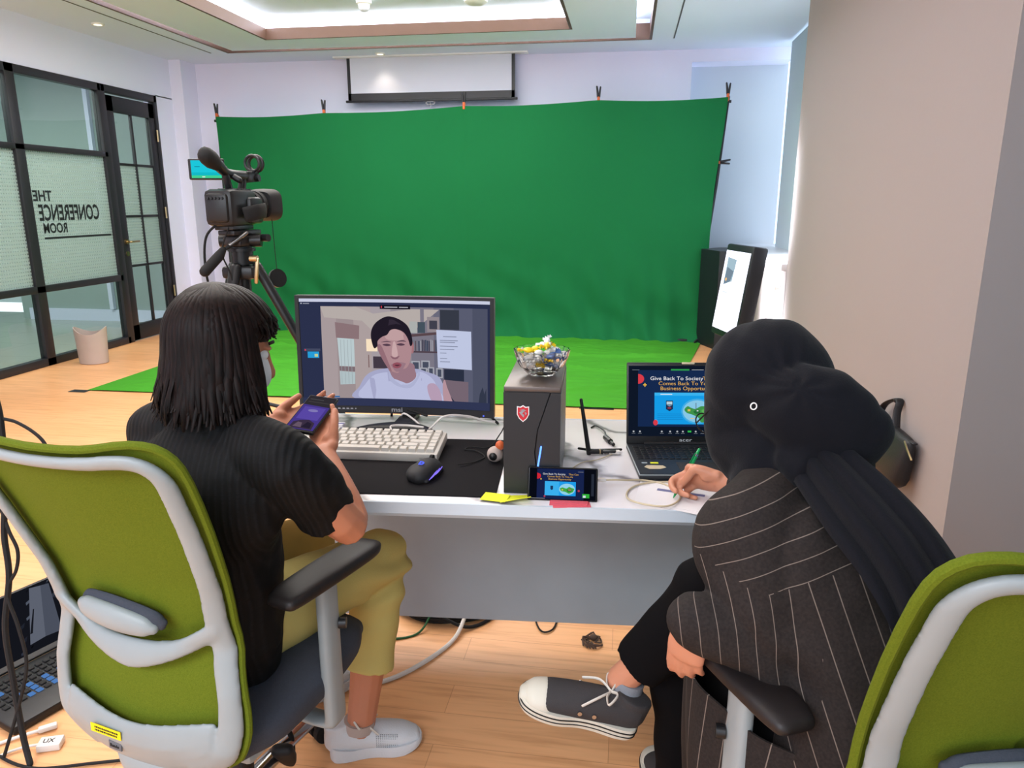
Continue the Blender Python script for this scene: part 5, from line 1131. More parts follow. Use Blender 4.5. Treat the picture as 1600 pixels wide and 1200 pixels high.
# ================================================================== OFFICE CHAIRS
def ych(x, z):   # depth profile of the back shell, local frame, +y forward
    pts = [(0.34, -0.235), (0.44, -0.265), (0.55, -0.255), (0.64, -0.235), (0.75, -0.262), (0.88, -0.313), (1.08, -0.400)]
    for (za, ya), (zb, yb) in zip(pts, pts[1:]):
        if z <= zb or zb == 1.08:
            t_ = (z - za) / (zb - za); return ya + (yb - ya) * t_ + 0.75 * x * x
OUT = [(0, 1.038), (.10, 1.041), (.182, 1.054), (.226, 1.040), (.238, .985), (.223, .83), (.205, .69), (.207, .60), (.219, .52), (.217, .455), (.185, .405), (.11, .378), (0, .372)]
def mirror(h): return h + [(-x, z) for x, z in reversed(h[1:-1])]
OUTL = cat(mirror(OUT), 6, True)
def make_chair(label):
    t = thing('office_chair', label, 'office chair', (0, 0, 0), 0, 'lime and grey office chairs')
    P = lambda x, z, dy=0: Vector((x, ych(x, z) + dy, z))
    mb = MB()
    # side and top rails follow the outline, inset
    rail = [(-.11, .400, .030), (-.172, .425, .028), (-.197, .47, .024), (-.199, .54, .021), (-.189, .61, .022), (-.185, .69, .021), (-.199, .80, .018), (-.214, .95, .016), (-.212, 1.005, .015), (-.178, 1.029, .014), (-.10, 1.023, .0125), (0, 1.020, .0115)]
    rail = rail + [(-x, z, r) for x, z, r in reversed(rail[:-1])]
    mb.tube([P(x, z) for x, z, r in rail], [(r, .010) for x, z, r in rail], ref=None if False else (0, 0, 1), smooth=0) if False else None
    rc = cat(rail, 6)
    vs = []; fs = []; n = 14
    for i, (x, z, r) in enumerate(rc):
        a = rc[max(0, i - 1)]; b = rc[min(len(rc) - 1, i + 1)]; tx, tz = b[0] - a[0], b[1] - a[1]; L = math.hypot(tx, tz) or 1; nx, nz = -tz / L, tx / L
        for k in range(n):
            th_ = 2 * PI * k / n; xx = x + nx * r * math.cos(th_); zz = z + nz * r * math.cos(th_)
            vs.append(P(xx, zz, 0.011 * math.sin(th_)))
    for i in range(len(rc) - 1):
        for k in range(n): fs.append((i * n + k, i * n + (k + 1) % n, (i + 1) * n + (k + 1) % n, (i + 1) * n + k))
    fs.append(tuple(reversed(range(n)))); fs.append(tuple((len(rc) - 1) * n + k for k in range(n)))
    mb.add(vs, fs)
    def band(ctrl, dy=0.0, th_=0.011):
        rc = cat(ctrl, 6); vs = []; fs = []
        for i, (x, z, r) in enumerate(rc):
            for k in range(n):
                a = 2 * PI * k / n; vs.append(P(x, z + r * math.cos(a), dy + th_ * math.sin(a)))
        for i in range(len(rc) - 1):
            for k in range(n): fs.append((i * n + k, i * n + (k + 1) % n, (i + 1) * n + (k + 1) % n, (i + 1) * n + k))
        fs.append(tuple(reversed(range(n)))); fs.append(tuple((len(rc) - 1) * n + k for k in range(n)))
        mb.add(vs, fs)
    band([(-.19, .680, .024), (-.15, .655, .020), (-.10, .628, .019), (-.05, .614, .024), (0, .608, .028), (.05, .614, .024), (.10, .628, .019), (.15, .655, .020), (.19, .680, .024)], -0.003)
    band([(-.17, .458, .040), (-.12, .436, .056), (-.06, .425, .056), (0, .421, .054), (.06, .425, .056), (.12, .436, .056), (.17, .458, .040)])
    me = voxel('back_frame', mb, 0.0045, 6)
    bf = link('back_frame', me, 'chair_grey', t)
    # mesh cloth inside and its rim
    cl = MB(); K = len(OUTL); rings_ = 14; vs = [P(0, .68, 0.014)]; fs = []
    for j in range(1, rings_ + 1):
        s_ = j / rings_
        for x, z in OUTL:
            xx, zz = x * s_, .68 + (z - .68) * s_; vs.append(P(xx, zz, 0.014 + 0.012 * (1 - s_ ** 4)))
    for k in range(K): fs.append((0, 1 + k, 1 + (k + 1) % K))
    for j in range(rings_ - 1):
        for k in range(K): a = 1 + j * K; fs.append((a + k, a + K + k, a + K + (k + 1) % K, a + (k + 1) % K))
    N0 = len(vs); vs2 = [v + Vector((0, 0.006, 0)) for v in vs]
    fs2 = [tuple(N0 + i for i in reversed(f)) for f in fs]; a = 1 + (rings_ - 1) * K
    side = [(a + k, N0 + a + k, N0 + a + (k + 1) % K, a + (k + 1) % K) for k in range(K)]
    cl.add(vs + vs2, fs + fs2 + side)
    link('back_mesh', cl, 'lime_mesh', t)
    rim = MB().tube([P(x * 1.012, .68 + (z - .68) * 1.010, 0.012) for x, z in OUTL[::2]], 0.0068, closed=True, n=8)
    link('mesh_rim', rim, 'lime_mesh', t)
    # lumbar pad behind the mesh
    lp = MB().tube([P(-.095, .690, -0.006), P(-.080, .688, -0.008), P(-.04, .684, -0.010), P(0.0, .679, -0.010), P(.045, .672, -0.008), P(.062, .668, -0.006)], [(0.012, 0.010), (0.021, 0.013), (0.025, 0.014), (0.025, 0.014), (0.020, 0.013), (0.011, 0.010)], ref=(0, 0, 1), smooth=4, n=18)
    pad = link('lumbar_pad', lp, 'chair_grey', t)
    link('pad_rim', MB().tube([P(-.098, .694, 0.006), P(-.085, .694, 0.004), P(-.04, .692, 0.003), P(0.0, .688, 0.003), P(.055, .679, 0.004), P(.072, .672, 0.006)], [(0.012, 0.008), (0.022, 0.010), (0.027, 0.010), (0.027, 0.010), (0.022, 0.010), (0.012, 0.008)], ref=(0, 0, 1), smooth=4, n=18), 'seat_grey', pad)
    # stickers
    Mk = frame_from((1, 0, 0), (0, 0.0, 1), P(-.052, .448, -0.0125) + Vector((0, -0.0005, 0)))
    Mk = Mk @ Matrix.Rotation(R(-3), 4, 'Z')
    st = link('sticker', MB().box(Mk @ Vector((0.0, 0, 0.0)), (0.072, 0.018, 0.0012), Mk.to_3x3()), 'sticker_yellow', t)
    tx = MB(); text_mb(tx, 'DO NOT ADJUST CHAIR', 0.0075, Mk @ Matrix.Translation((-0.028, 0.001, 0.0006)), squeeze=0.58); text_mb(tx, 'CALL SUPPORT FIRST', 0.0075, Mk @ Matrix.Translation((-0.028, -0.0065, 0.0006)), squeeze=0.58)
    tx = MB()
    rr = random.Random(1)
    for ln in range(2):
        x = -0.026
        while x < 0.026:
            w_ = rr.uniform(0.0016, 0.0045); tx.box(Mk @ Vector((x + w_ / 2, 0.003 - ln * 0.0062, 0.0008)), (w_, 0.0034, 0.0006), Mk.to_3x3()); x += w_ + 0.0013
    link('print', tx, 'text_black', st)
    Mb = frame_from((1, 0, 0), (0, 0, 1), P(-.040, .416, -0.0125)) @ Matrix.Rotation(R(-3), 4, 'Z')
    bg = link('maker_badge', MB().box(Mb @ Vector((0, 0, 0)), (0.030, 0.017, 0.003), Mb.to_3x3(), bev=0.0006), 'badge_grey', t)
    tx = MB(); text_mb(tx, 'Bando', 0.0095, Mb @ Matrix.Translation((-0.0115, -0.003, 0.0016)), squeeze=0.9); link('lettering', tx, 'text_black', bg)
    # spine to the seat mechanism
    link('spine', voxel('spine', MB().tube([P(0, .385, 0.012), Vector((0, -.245, .35)), Vector((0, -.22, .30)), Vector((0, -.10, .285)), Vector((0, 0.02, .30))], [(0.085, 0.014), (0.060, 0.014), (0.048, 0.015), (0.045, 0.018), (0.05, 0.02)], ref=(1, 0, 0), smooth=5), 0.005, 3), 'chair_grey', t)
    # seat
    sm = voxel('seat', MB().tube([(0, -.185, .415), (0, -.12, .417), (0, .02, .417), (0, .15, .424), (0, .225, .410)], [(0.205, 0.045), (0.232, 0.050), (0.236, 0.052), (0.228, 0.050), (0.190, 0.036)], ref=(1, 0, 0), smooth=5, n=36, prof=0.6), 0.008, 5)
    link('seat', sm, 'seat_grey', t)
    link('seat_shell', MB().box((0, 0.0, .362), (0.36, .34, 0.028), bev=0.012), 'chair_grey', t)
    # arms
    for sg in (-1, 1):
        x = sg * 0.238
        arm = link('armrest', voxel('arm', MB().tube([(x, 0.03, .330), (x, 0.03, .36), (x - sg * .002, 0.03, .45), (x - sg * .006, 0.035, .55), (x - sg * .010, .04, .640)], [(0.029, 0.015)] * 5, ref=(0, 1, 0), smooth=4, n=20, prof=0.7)
                   .tube([(x, 0.03, .335), (x - sg * .012, 0.025, .322), (x - sg * .08, 0.02, .330), (x - sg * .15, 0.02, .345)], [(0.024, 0.010)] * 4, ref=(0, 1, 0), smooth=4, n=16), 0.004, 4), 'chair_grey', t)
        link('arm_pad', voxel('pad', MB().tube([(x - sg * .022, -.085, .662), (x - sg * .018, -.045, .665), (x - sg * .002, .065, .668), (x + sg * .010, .150, .668), (x + sg * .010, .180, .665)], [(0.034, 0.014), (0.041, 0.016), (0.043, 0.017), (0.040, 0.016), (0.030, 0.013)], ref=(1, 0, 0), smooth=5, n=30, prof=0.6), 0.004, 4), 'arm_pad', t)
        link('height_button', MB().cyl((x + sg * 0.008, 0.052, .545), (x + sg * 0.022, 0.058, .545), 0.012, 18), 'plastic_black', arm)
    # column and base
    link('gas_column', MB().cyl((0, 0, .09), (0, 0, .36), 0.026, 24).cyl((0, 0, .30), (0, 0, .345), 0.045, 24), 'plastic_black', t)
    for k in range(5):
        a = R(18 + 72 * k); dx, dy = math.cos(a), math.sin(a)
        lg_ = link('base_leg', MB().tube([(0.02 * dx, 0.02 * dy, .105), (0.15 * dx, 0.15 * dy, .098), (0.285 * dx, 0.285 * dy, .078)], [(0.026, 0.018), (0.021, 0.014), (0.016, 0.011)], ref=(-dy, dx, 0), smooth=4, n=14), 'chrome', t)
        cs = MB().cyl((0.285 * dx, 0.285 * dy, .075), (0.285 * dx, 0.285 * dy, .045), 0.010, 12)
        c_ = Vector((0.30 * dx, 0.30 * dy, .030)); ax = Vector((-dy, dx, 0))
        ca = Vector((math.cos(a + 1.1), math.sin(a + 1.1), 0)); cs.cyl(c_ - ca * 0.024, c_ - ca * 0.006, 0.028, 22); cs.cyl(c_ + ca * 0.006, c_ + ca * 0.024, 0.028, 22); cs.sph(c_ + Vector((0, 0, 0.012)), (0.014, 0.014, 0.022), 14, 8)
        link('caster', cs, 'rubber_black', lg_)
    return t
chair = make_chair('lime green and grey office chair under the woman with the phone')
chair.location = (-0.820, 1.305, 0); chair.rotation_euler = (0, 0, R(-11))
def copy_tree(o, parent=None):
    c = o.copy(); C.objects.link(c); c.parent = parent
    for ch in list(o.children): copy_tree(ch, c)
    return c
chair2 = copy_tree(chair)
chair2['label'] = 'lime green and grey office chair under the woman in the striped coat'
chair2.location = (0.440, 1.13, 0); chair2.rotation_euler = (0, 0, R(20))

# ================================================================== PEOPLE
V3 = Vector
def frame(fd, up=(0, 0, 1)):
    y = V3(fd).normalized(); x = y.cross(V3(up)).normalized(); z = x.cross(y)
    return Matrix((x, y, z)).transposed()      # columns: right, forward, up
def ik(a, b, l1, l2, out):
    a, b, out = V3(a), V3(b), V3(out); d = b - a; L = min(d.length, (l1 + l2) * 0.995); dn = d.normalized()
    b = a + dn * L
    c = (l1 * l1 - l2 * l2 + L * L) / (2 * L); h = math.sqrt(max(0, l1 * l1 - c * c)); o = out - dn * out.dot(dn)
    return a + dn * c + o.normalized() * h, b
def hand(mb, W, d, n, side, curls, thumb=None, sc=1.0, spread=0.10, tips=None):
    """W wrist, d finger direction, n palm normal, side +1 right / -1 left hand; curls per finger in degrees; tips: explicit finger tip targets"""
    W = V3(W); d = V3(d).normalized(); n = V3(n); n = (n - d * n.dot(d)).normalized(); s = d.cross(n) * side
    mb.tube([W - d * .03, W + d * .01 * sc, W + d * .045 * sc - n * .002, W + d * .080 * sc - n * .002, W + d * .092 * sc], [(.026 * sc, .019 * sc), (.029 * sc, .018 * sc), (.037 * sc, .0155 * sc), (.038 * sc, .0135 * sc), (.034 * sc, .010 * sc)], ref=s, smooth=4, n=18)
    mb.sph(W + d * .035 * sc + s * .022 * sc + n * .010 * sc, (.021 * sc, .016 * sc, .016 * sc), 12, 8)
    lens = [(.040, .024, .020), (.044, .028, .021), (.041, .026, .021), (.032, .020, .018)]
    for i, off in enumerate((.028, .0095, -.009, -.027)):
        base = W + d * ((.088, .092, .088, .080)[i] * sc) + s * off * sc; r0 = (.0088, .0090, .0086, .0077)[i] * sc
        dd = (d + s * spread * (1.3 - i) * 0.6).normalized(); ang = 0; pts = [base - d * .02 * sc, base]; p = base
        cu = curls[i]
        if tips and tips[i] is not None:
            l1, l2 = lens[i][0] * sc, (lens[i][1] + lens[i][2]) * sc
            m_, e_ = ik(base, tips[i], l1, l2, -n); q_ = m_.lerp(e_, .55) + (-n) * .003
            pts += [m_, q_, e_]
        else:
            for j, c in enumerate(cu if isinstance(cu, tuple) else (cu, cu * 1.1, cu * .7)):
                ang += R(c); p = p + (dd * math.cos(ang) + n * math.sin(ang)) * lens[i][j] * sc; pts.append(p)
        mb.tube(pts, [r0 * 1.1, r0 * 1.06, r0, r0 * .93, r0 * .78], n=12, smooth=3)
    tb = W + d * .022 * sc + s * .024 * sc + n * .006 * sc
    if thumb is None: thumb = (d * .55 + s * .65 + n * .45)
    if isinstance(thumb, tuple) and thumb[0] == 'to':
        m_, e_ = ik(tb, thumb[1], .042 * sc, .055 * sc, s + (-n) * .2)
        tp = [tb - d * .01, tb, m_, m_.lerp(e_, .5) + s * .002, e_]
    else:
        th = V3(thumb).normalized(); t2 = (th * .75 + d * .55).normalized(); tp = [tb - d * .01, tb, tb + th * .038 * sc, tb + th * .038 * sc + t2 * .028 * sc, tb + th * .038 * sc + t2 * .050 * sc]
    mb.tube(tp, [.014 * sc, .0145 * sc, .0115 * sc, .0105 * sc, .0085 * sc], n=12, smooth=3)
def head(mb, c, Fm, sc=1.0):
    P = lambda x, y, z: V3(c) + Fm @ V3((x, y, z)) * sc
    mb.sph(P(0, -.010, .025), (.073 * sc, .090 * sc, .090 * sc), 28, 20, Fm); mb.sph(P(0, .020, -.035), (.058 * sc, .066 * sc, .070 * sc), 24, 16, Fm)
    mb.sph(P(0, .062, -.082), (.026 * sc, .022 * sc, .018 * sc), 14, 10, Fm)
    mb.tube([P(0, .082, .010), P(0, .096, -.014), P(0, .106, -.030), P(0, .092, -.038)], [.008 * sc, .010 * sc, .012 * sc, .010 * sc], smooth=3)
    for sg in (-1, 1):
        mb.sph(P(sg * .012, .092, -.036), (.009 * sc, .010 * sc, .007 * sc), 10, 8, Fm); mb.sph(P(sg * .035, .060, -.032), (.024 * sc, .024 * sc, .022 * sc), 14, 10, Fm)
        mb.sph(P(sg * .031, .074, .022), (.020 * sc, .009 * sc, .006 * sc), 12, 8, Fm)
        mb.sph(P(sg * .074, -.008, -.012), (.008 * sc, .019 * sc, .031 * sc), 12, 10, Fm)
    mb.tube([P(-.021, .079, -.058), P(0, .088, -.056), P(.021, .079, -.058)], [(.004 * sc, .004 * sc), (.007 * sc, .006 * sc), (.004 * sc, .004 * sc)], smooth=3)
    mb.tube([P(-.019, .078, -.066), P(0, .086, -.067), P(.019, .078, -.066)], [(.004 * sc, .004 * sc), (.007 * sc, .006 * sc), (.004 * sc, .004 * sc)], smooth=3)
def eyes(c, Fm, par, sc=1.0):
    for sg in (-1, 1):
        P = lambda x, y, z: V3(c) + Fm @ V3((x, y, z)) * sc
        e = link('eye', MB().sph(P(sg * .031, .070, .006), .0115 * sc, 16, 12), 'white_paint', par, True)
        i_ = link('iris', MB().sph(P(sg * .031, .0765, .005), .0058 * sc, 12, 8), 'dark_hair', e); i_.data.transform(wm(e).inverted())
        link('eyebrow', MB().tube([P(sg * .014, .083, .032), P(sg * .032, .082, .037), P(sg * .050, .070, .032)], [(.0035, .0016)] * 3, smooth=3), 'dark_hair', par, True)
def sneaker(par, name, Mx, L, wd, upper, sole, laces, style, sockm=None, ankle=None):
    """Mx: columns right, toe, up and origin at heel ground point"""
    T_ = lambda x, y, z: Mx @ V3((x * wd, y * L, z))
    out = [(0, -.0), (.34, .03), (.42, .15), (.38, .35), (.40, .5), (.50, .68), (.46, .85), (.30, .96), (0, 1.0)]
    o2 = cat(out + [(-x, y) for x, y in reversed(out[1:-1])], 5, True)
    h0 = .030
    mb = MB()
    lv = [(0, .97), (.006, 1.0), (h0 - .004, 1.0), (h0, .98)]; vs = []; K = len(o2)
    for z, s_ in lv:
        for x, y in o2: vs.append(T_(x * s_, .5 + (y - .5) * s_, z + (0.010 * max(0, (y - .8) / .2) if style == 'run' and z < .02 else 0) + (.012 * max(0, (.25 - y) / .25) if style == 'run' and z > .02 else 0)))
    fs = [tuple(reversed(range(K))), tuple(3 * K + k for k in range(K))] + [(j * K + k, j * K + (k + 1) % K, (j + 1) * K + (k + 1) % K, (j + 1) * K + k) for j in range(3) for k in range(K)]
    mb.add(vs, fs)
    up = MB()
    up.tube([T_(0, .09, .05), T_(0, .30, .048), T_(0, .55, .043), T_(0, .78, .036), T_(0, .90, .030)], [(.36 * wd, .042), (.39 * wd, .040), (.43 * wd, .034), (.43 * wd, .026), (.33 * wd, .018)], ref=Mx.to_3x3() @ V3((1, 0, 0)), smooth=4, n=26)
    # collar
    up.tube([T_(0, .12, .05), T_(0, .11, .075), T_(0, .10, .094)], [(.30 * wd, .040 * L / .24), (.29 * wd, .038 * L / .24), (.28 * wd, .036 * L / .24)], ref=Mx.to_3x3() @ V3((1, 0, 0)), smooth=3, n=22, round_cap=False)
    up.tube([T_(0, .20, .070), T_(0, .34, .075), T_(0, .50, .062)], [(.24 * wd, .018), (.22 * wd, .014), (.20 * wd, .010)], ref=Mx.to_3x3() @ V3((1, 0, 0)), smooth=3, n=20)
    me = voxel('upper', up, .0032, 5)
    sh = link(name, me, upper, par, True)
    def sub(nm, b, m):
        o = link(nm, b, m, sh); o.data.transform(wm(sh).inverted()); return o
    sub('sole', mb, sole)
    lc = MB(); nl = 6
    for k in range(nl):
        y = .30 + .055 * k; z = .083 - .0068 * k - (.002 if k > 3 else 0)
        lc.tube([T_(-.20, y, z - .016), T_(-.10, y + .010, z + .000), T_(.10, y + .012, z + .000), T_(.20, y, z - .016)], [(.0042, .0018)] * 4, smooth=3, n=8)
    for sg in (-1, 1): lc.tube([T_(0, .30, .090), T_(sg * .22, .27, .108), T_(sg * .44, .33, .096), T_(sg * .20, .34, .092), T_(0, .31, .089)], [(.0034, .0018)] * 5, smooth=5, n=8).tube([T_(0, .30, .090), T_(sg * .25, .40, .092), T_(sg * .40, .52, .070)], [(.0034, .0018)] * 3, smooth=4, n=8)
    sub('laces', lc, laces)
    if style == 'canvas':
        tc_ = MB(); q = cat([(x, y) for x, y in out if y > .6] , 4); 
        tc_.tube([T_(0, .80, .030), T_(0, .90, .027), T_(0, .955, .024)], [(.455 * wd, .031), (.40 * wd, .025), (.24 * wd, .014)], ref=Mx.to_3x3() @ V3((1, 0, 0)), smooth=4, n=26)
        sub('toe_cap', tc_, sole)
        st = MB(); st.tube([T_(x * 1.012, .5 + (y - .5) * 1.008, h0 - .008) for x, y in o2], .0016, closed=True, n=6).tube([T_(x * 1.014, .5 + (y - .5) * 1.008, .008) for x, y in o2 if y < .62 and True][:0] or [T_(x * 1.012, .5 + (y - .5) * 1.008, .011) for x, y in o2], .0012, closed=True, n=6)
        sub('sole_stripe', st, 'plastic_black')
        ey = MB()
        for y in (.40, .52):
            for sg in (-1, 1):
                c_ = T_(sg * (.418 if y < .5 else .436), y, .050); ax = (Mx.to_3x3() @ V3((sg, 0, 0.25))).normalized(); ey.tube([c_ - ax * .002, c_ + ax * .0022], .0048, n=12, round_cap=False)
        sub('eyelets', ey, 'chrome')
        sub('heel_patch', MB().box(T_(0, -.002, .019), (.020, .004, .020), Mx.to_3x3(), bev=.001), 'plastic_black')
    else:
        pt = MB()
        rr = random.Random(3)
        for i in range(11):
            for j in range(7):
                x_ = .432 + .003; y = .50 + .022 * i; z = .036 + .0055 * j - .001 * i
                c_ = T_(x_ * (1.0 - .02 * j) * (1 if y < .7 else .98), y, z)
                for sg in (1,): pt.sph(c_, (.0016, .0016, .0016), 6, 4)
        sub('mesh_dots', pt, 'chair_grey')
    return sh

# ------------------------------------------------------------------ woman with the phone
az = R(24)
fL = V3((math.sin(az), math.cos(az), 0)); rL = V3((math.cos(az), -math.sin(az), 0))
hipL = V3((-.865, 1.285, .545)); nkL = V3((-.775, 1.262, 1.015)); hdL = V3((-.768, 1.302, 1.135))
P1 = thing('person', 'seated woman with dark shoulder length hair, black top and khaki trousers holding a phone', 'person', (-.865, 1.30, 0))
fhd = V3((math.sin(R(50)) * .92, math.cos(R(50)) * .92, -.40)); HM = frame(fhd)
Lsh, Rsh = V3((-.935, 1.318, .945)), V3((-.615, 1.190, .945))
Rel, Rwr = V3((-.530, 1.300, .772)), V3((-.632, 1.432, .872))
Lel, Lwr = V3((-.945, 1.46, .770)), V3((-.800, 1.525, .893))
Rkn, Ran = V3((-.605, 1.680, .500)), V3((-.640, 1.575, .085))
Lkn, Lan = V3((-.840, 1.74, .500)), V3((-.87, 1.68, .09))
b = MB()
head(b, hdL, HM)
b.tube([nkL - V3((0, 0, .05)), nkL + V3((0, .01, .02)), hdL + V3((0, -.01, -.04))], [.056, .050, .052], smooth=3)
b.tube([hipL, hipL.lerp(nkL, .5), nkL - V3((0, 0, .07))], [(.135, .09), (.125, .085), (.15, .075)], ref=rL, smooth=3)
for sh_, el, wr in ((Rsh, Rel, Rwr), (Lsh, Lel, Lwr)):
    b.tube([sh_, sh_.lerp(el, .5), el, el.lerp(wr, .35), wr.lerp(el, .12), wr], [.048, .043, .039, .041, .028, .025], smooth=3)
for hp, kn, an in ((hipL + rL * .09, Rkn, Ran), (hipL - rL * .09, Lkn, Lan)):
    b.tube([hp, hp.lerp(kn, .5), kn, kn.lerp(an, .3), kn.lerp(an, .75), an, an - V3((0, 0, .02))], [.08, .07, .055, .056, .043, .037, .036], smooth=3)
phb = V3((-.703, 1.462, .913)); pe = V3((.004, .144, .040)).normalized(); px_ = V3((.985, .02, -.10)); px_ = (px_ - pe * px_.dot(pe)).normalized(); pn = px_.cross(pe)
hand(b, Rwr, (-.36, .88, .24), (-.30, -.30, .90), 1, [(6, 14, 10), (6, 14, 10), (6, 14, 10), (8, 16, 12)], thumb=(-.10, .62, .80), sc=.94)
hand(b, Lwr, (.62, .74, .16), (.25, -.40, .88), -1, [(6, 14, 10), (6, 14, 10), (6, 14, 10), (8, 16, 12)], thumb=(.35, .75, .55), sc=.94)
body = link('body', voxel('body', b, .004, 3), 'skin_tan', P1, True)
eyes(hdL, HM, P1)
# shirt
b = MB()
b.tube([hipL + V3((0.01, 0, -.015)), hipL + V3((0.012, 0, .10)), hipL.lerp(nkL, .55) - fL * .012, nkL + V3((0, 0, -.10)) - fL * .020, nkL + V3((0, 0, -.035)) - fL * .01], [(.200, .140), (.192, .135), (.182, .125), (.185, .110), (.090, .070)], ref=rL, smooth=5, n=40)
b.tube([nkL + V3((0, 0, -.06)), nkL + V3((0, 0.004, .012))], [.078, .062], n=26, round_cap=False)
for sh_, el, k in ((Rsh, Rel, 1), (Lsh, Lel, -1)):
    b.tube([sh_ - rL * k * .09 + V3((0, 0, .015)), sh_, sh_.lerp(el, .35) + rL * k * .002, sh_.lerp(el, .58) - rL * k * .010 - V3((0, 0, .004)), sh_.lerp(el, .76) - rL * k * .022 - V3((0, 0, .006))], [.058, .064, .062, .060, .060], smooth=5, n=30, round_cap=False)
me = voxel('shirt', b, .006, 5)
crumple(me, lambda c, n: .010 * noise.noise(c * 9) + .003 * noise.noise(c * 22 + V3((3, 1, 2))))
link('shirt', me, 'black_knit', P1, True)
# trousers
b = MB()
b.tube([hipL + V3((0, 0, .05)), hipL - V3((0, 0, .03))], [(.165, .13), (.178, .14)], ref=rL, n=36)
for k, hp, kn, an in ((1, hipL + rL * .085, Rkn, Ran), (-1, hipL - rL * .085, Lkn, Lan)):
    b.tube([hp, hp.lerp(kn, .5), kn + V3((0, -.01, .005)), kn.lerp(an, .08) + V3((0, .01, 0)), kn.lerp(an, .22), kn.lerp(an, .45), kn.lerp(an, .66)], [.098, .088, .074, .072, .067, .064, .066], smooth=5, n=28, round_cap=False)
me = voxel('trousers', b, .006, 4)
def wr_(c, n):
    d_ = (c - Rkn).length; w_ = math.exp(-(d_ / .13) ** 2)
    return .006 * noise.noise(c * 10) + w_ * .011 * math.sin(60 * (c.z + .6 * c.y) + 4 * noise.noise(c * 8))
crumple(me, wr_)
link('trousers', me, 'khaki', P1, True)
# mask
b = MB()
def mk(u, v):
    a = R(-62 + 124 * u); z = -.090 + .088 * v; bulge = .010 * math.sin(PI * v) + .016 * math.cos(a) ** 6 * math.sin(PI * min(1, v * .9 + .1))
    rx, ry = .0655 - .012 * (1 - v), .092 - .018 * (1 - v) ** 2
    return tuple(hdL + HM @ V3(((rx + bulge * .5) * math.sin(a), (ry + bulge) * math.cos(a) - .004, z)))
b.sheet(mk, 24, 14, .0015)
mask = link('face_mask', b, 'mask_white', P1, True)
el_ = MB()
for sg in (-1, 1):
    Q = lambda x, y, z: hdL + HM @ V3((x * sg, y, z))
    el_.tube([Q(.060, .040, -.008), Q(.072, .010, .002), Q(.082, -.014, .004)], .0016, n=6, smooth=3).tube([Q(.058, .035, -.080), Q(.072, .008, -.045), Q(.082, -.014, -.028)], .0016, n=6, smooth=3)
ml = link('ear_loops', el_, 'mask_white', mask); ml.data.transform(wm(mask).inverted())
# hair: inner volume and hanging strands
def hair_r(a, z):   # horizontal radius of the hair at azimuth a (world, measured from +x) and height z
    top = hdL.z + .118
    h_ = (top - z)
    if h_ < 0: return 0
    base = .097 * math.sqrt(max(0, 1 - (max(0, .105 - h_) / .105) ** 2)) if h_ < .105 else .097 + .034 * min(1, (h_ - .105) / .15) ** 1.3
    return base
hc = V3((hdL.x - .002, hdL.y - .008, 0)); fa_ = math.atan2(fhd.y, fhd.x)
b = MB(); vs = []; fs = []; NA = 56; NZ = 26; zb = 1.034
for j in range(NZ + 1):
    z = hdL.z + .117 - (hdL.z + .117 - zb) * (j / NZ) ** 1.25
    for k in range(NA):
        a = 2 * PI * k / NA; da = (a - fa_ + PI) % (2 * PI) - PI; r_ = hair_r(a, z) - .010
        if abs(da) < R(56) and z < hdL.z + .040: r_ *= .62 + .36 * max(0, (z - (hdL.z - .0)) / .04)   # open at the face
        vs.append((hc.x + r_ * math.cos(a) * 1.0, hc.y + r_ * math.sin(a) * 1.02, z))
for j in range(NZ):
    for k in range(NA): fs.append((j * NA + k, j * NA + (k + 1) % NA, (j + 1) * NA + (k + 1) % NA, (j + 1) * NA + k))
fs.append(tuple(range(NA))); fs.append(tuple(reversed([NZ * NA + k for k in range(NA)])))
b.add(vs, fs); b.sph(hdL + HM @ V3((0, -.012, .045)), (.077, .093, .071), 30, 20, HM)
hv = voxel('hair', b, .006, 4)
rs = random.Random(12)
sb = MB()
for k in range(760):
    a = rs.uniform(0, 2 * PI); da = (a - fa_ + PI) % (2 * PI) - PI
    
    pts = []; rad = []; inn = rs.uniform(-.006, .004); zend = zb + rs.uniform(-.022, .016) - .012 * math.cos(a + 1.6); tw_ = rs.uniform(-.16, .16)
    if abs(da) < R(60): zend = hdL.z + rs.uniform(.010, .040)
    if abs(da) < R(75): tw_ = 0
    n_ = 9
    for j in range(n_):
        t_ = j / (n_ - 1); z = hdL.z + .119 - .001 * k / 760 - (hdL.z + .119 - zend) * t_ ** 1.25
        if j == 0: z = hdL.z + .118
        r_ = (hair_r(a, min(z, hdL.z + .1175)) + inn) * (1 + .10 * max(0, math.cos(da)) ** 2)
        if t_ > .85: r_ += rs.uniform(-.012, .006)
        aa = a + tw_ * t_ + .03 * math.sin(t_ * 7 + k)
        pts.append(V3((hc.x + r_ * math.cos(aa), hc.y + r_ * math.sin(aa) * 1.02, z))); rad.append((.0015, .0008) if t_ < .05 else ((.0060, .0018) if t_ < .8 else ((.0050, .0018) if t_ < .95 else (.0020, .0010))))
    sb.tube(pts, rad, ref=(-math.sin(a), math.cos(a), 0), smooth=2, n=6)
hair = link('hair', hv, 'dark_hair', P1, True)
hs_ = link('hair_strands', sb, 'dark_hair', hair); hs_.data.transform(wm(hair).inverted()); hs_['kind'] = 'stuff'
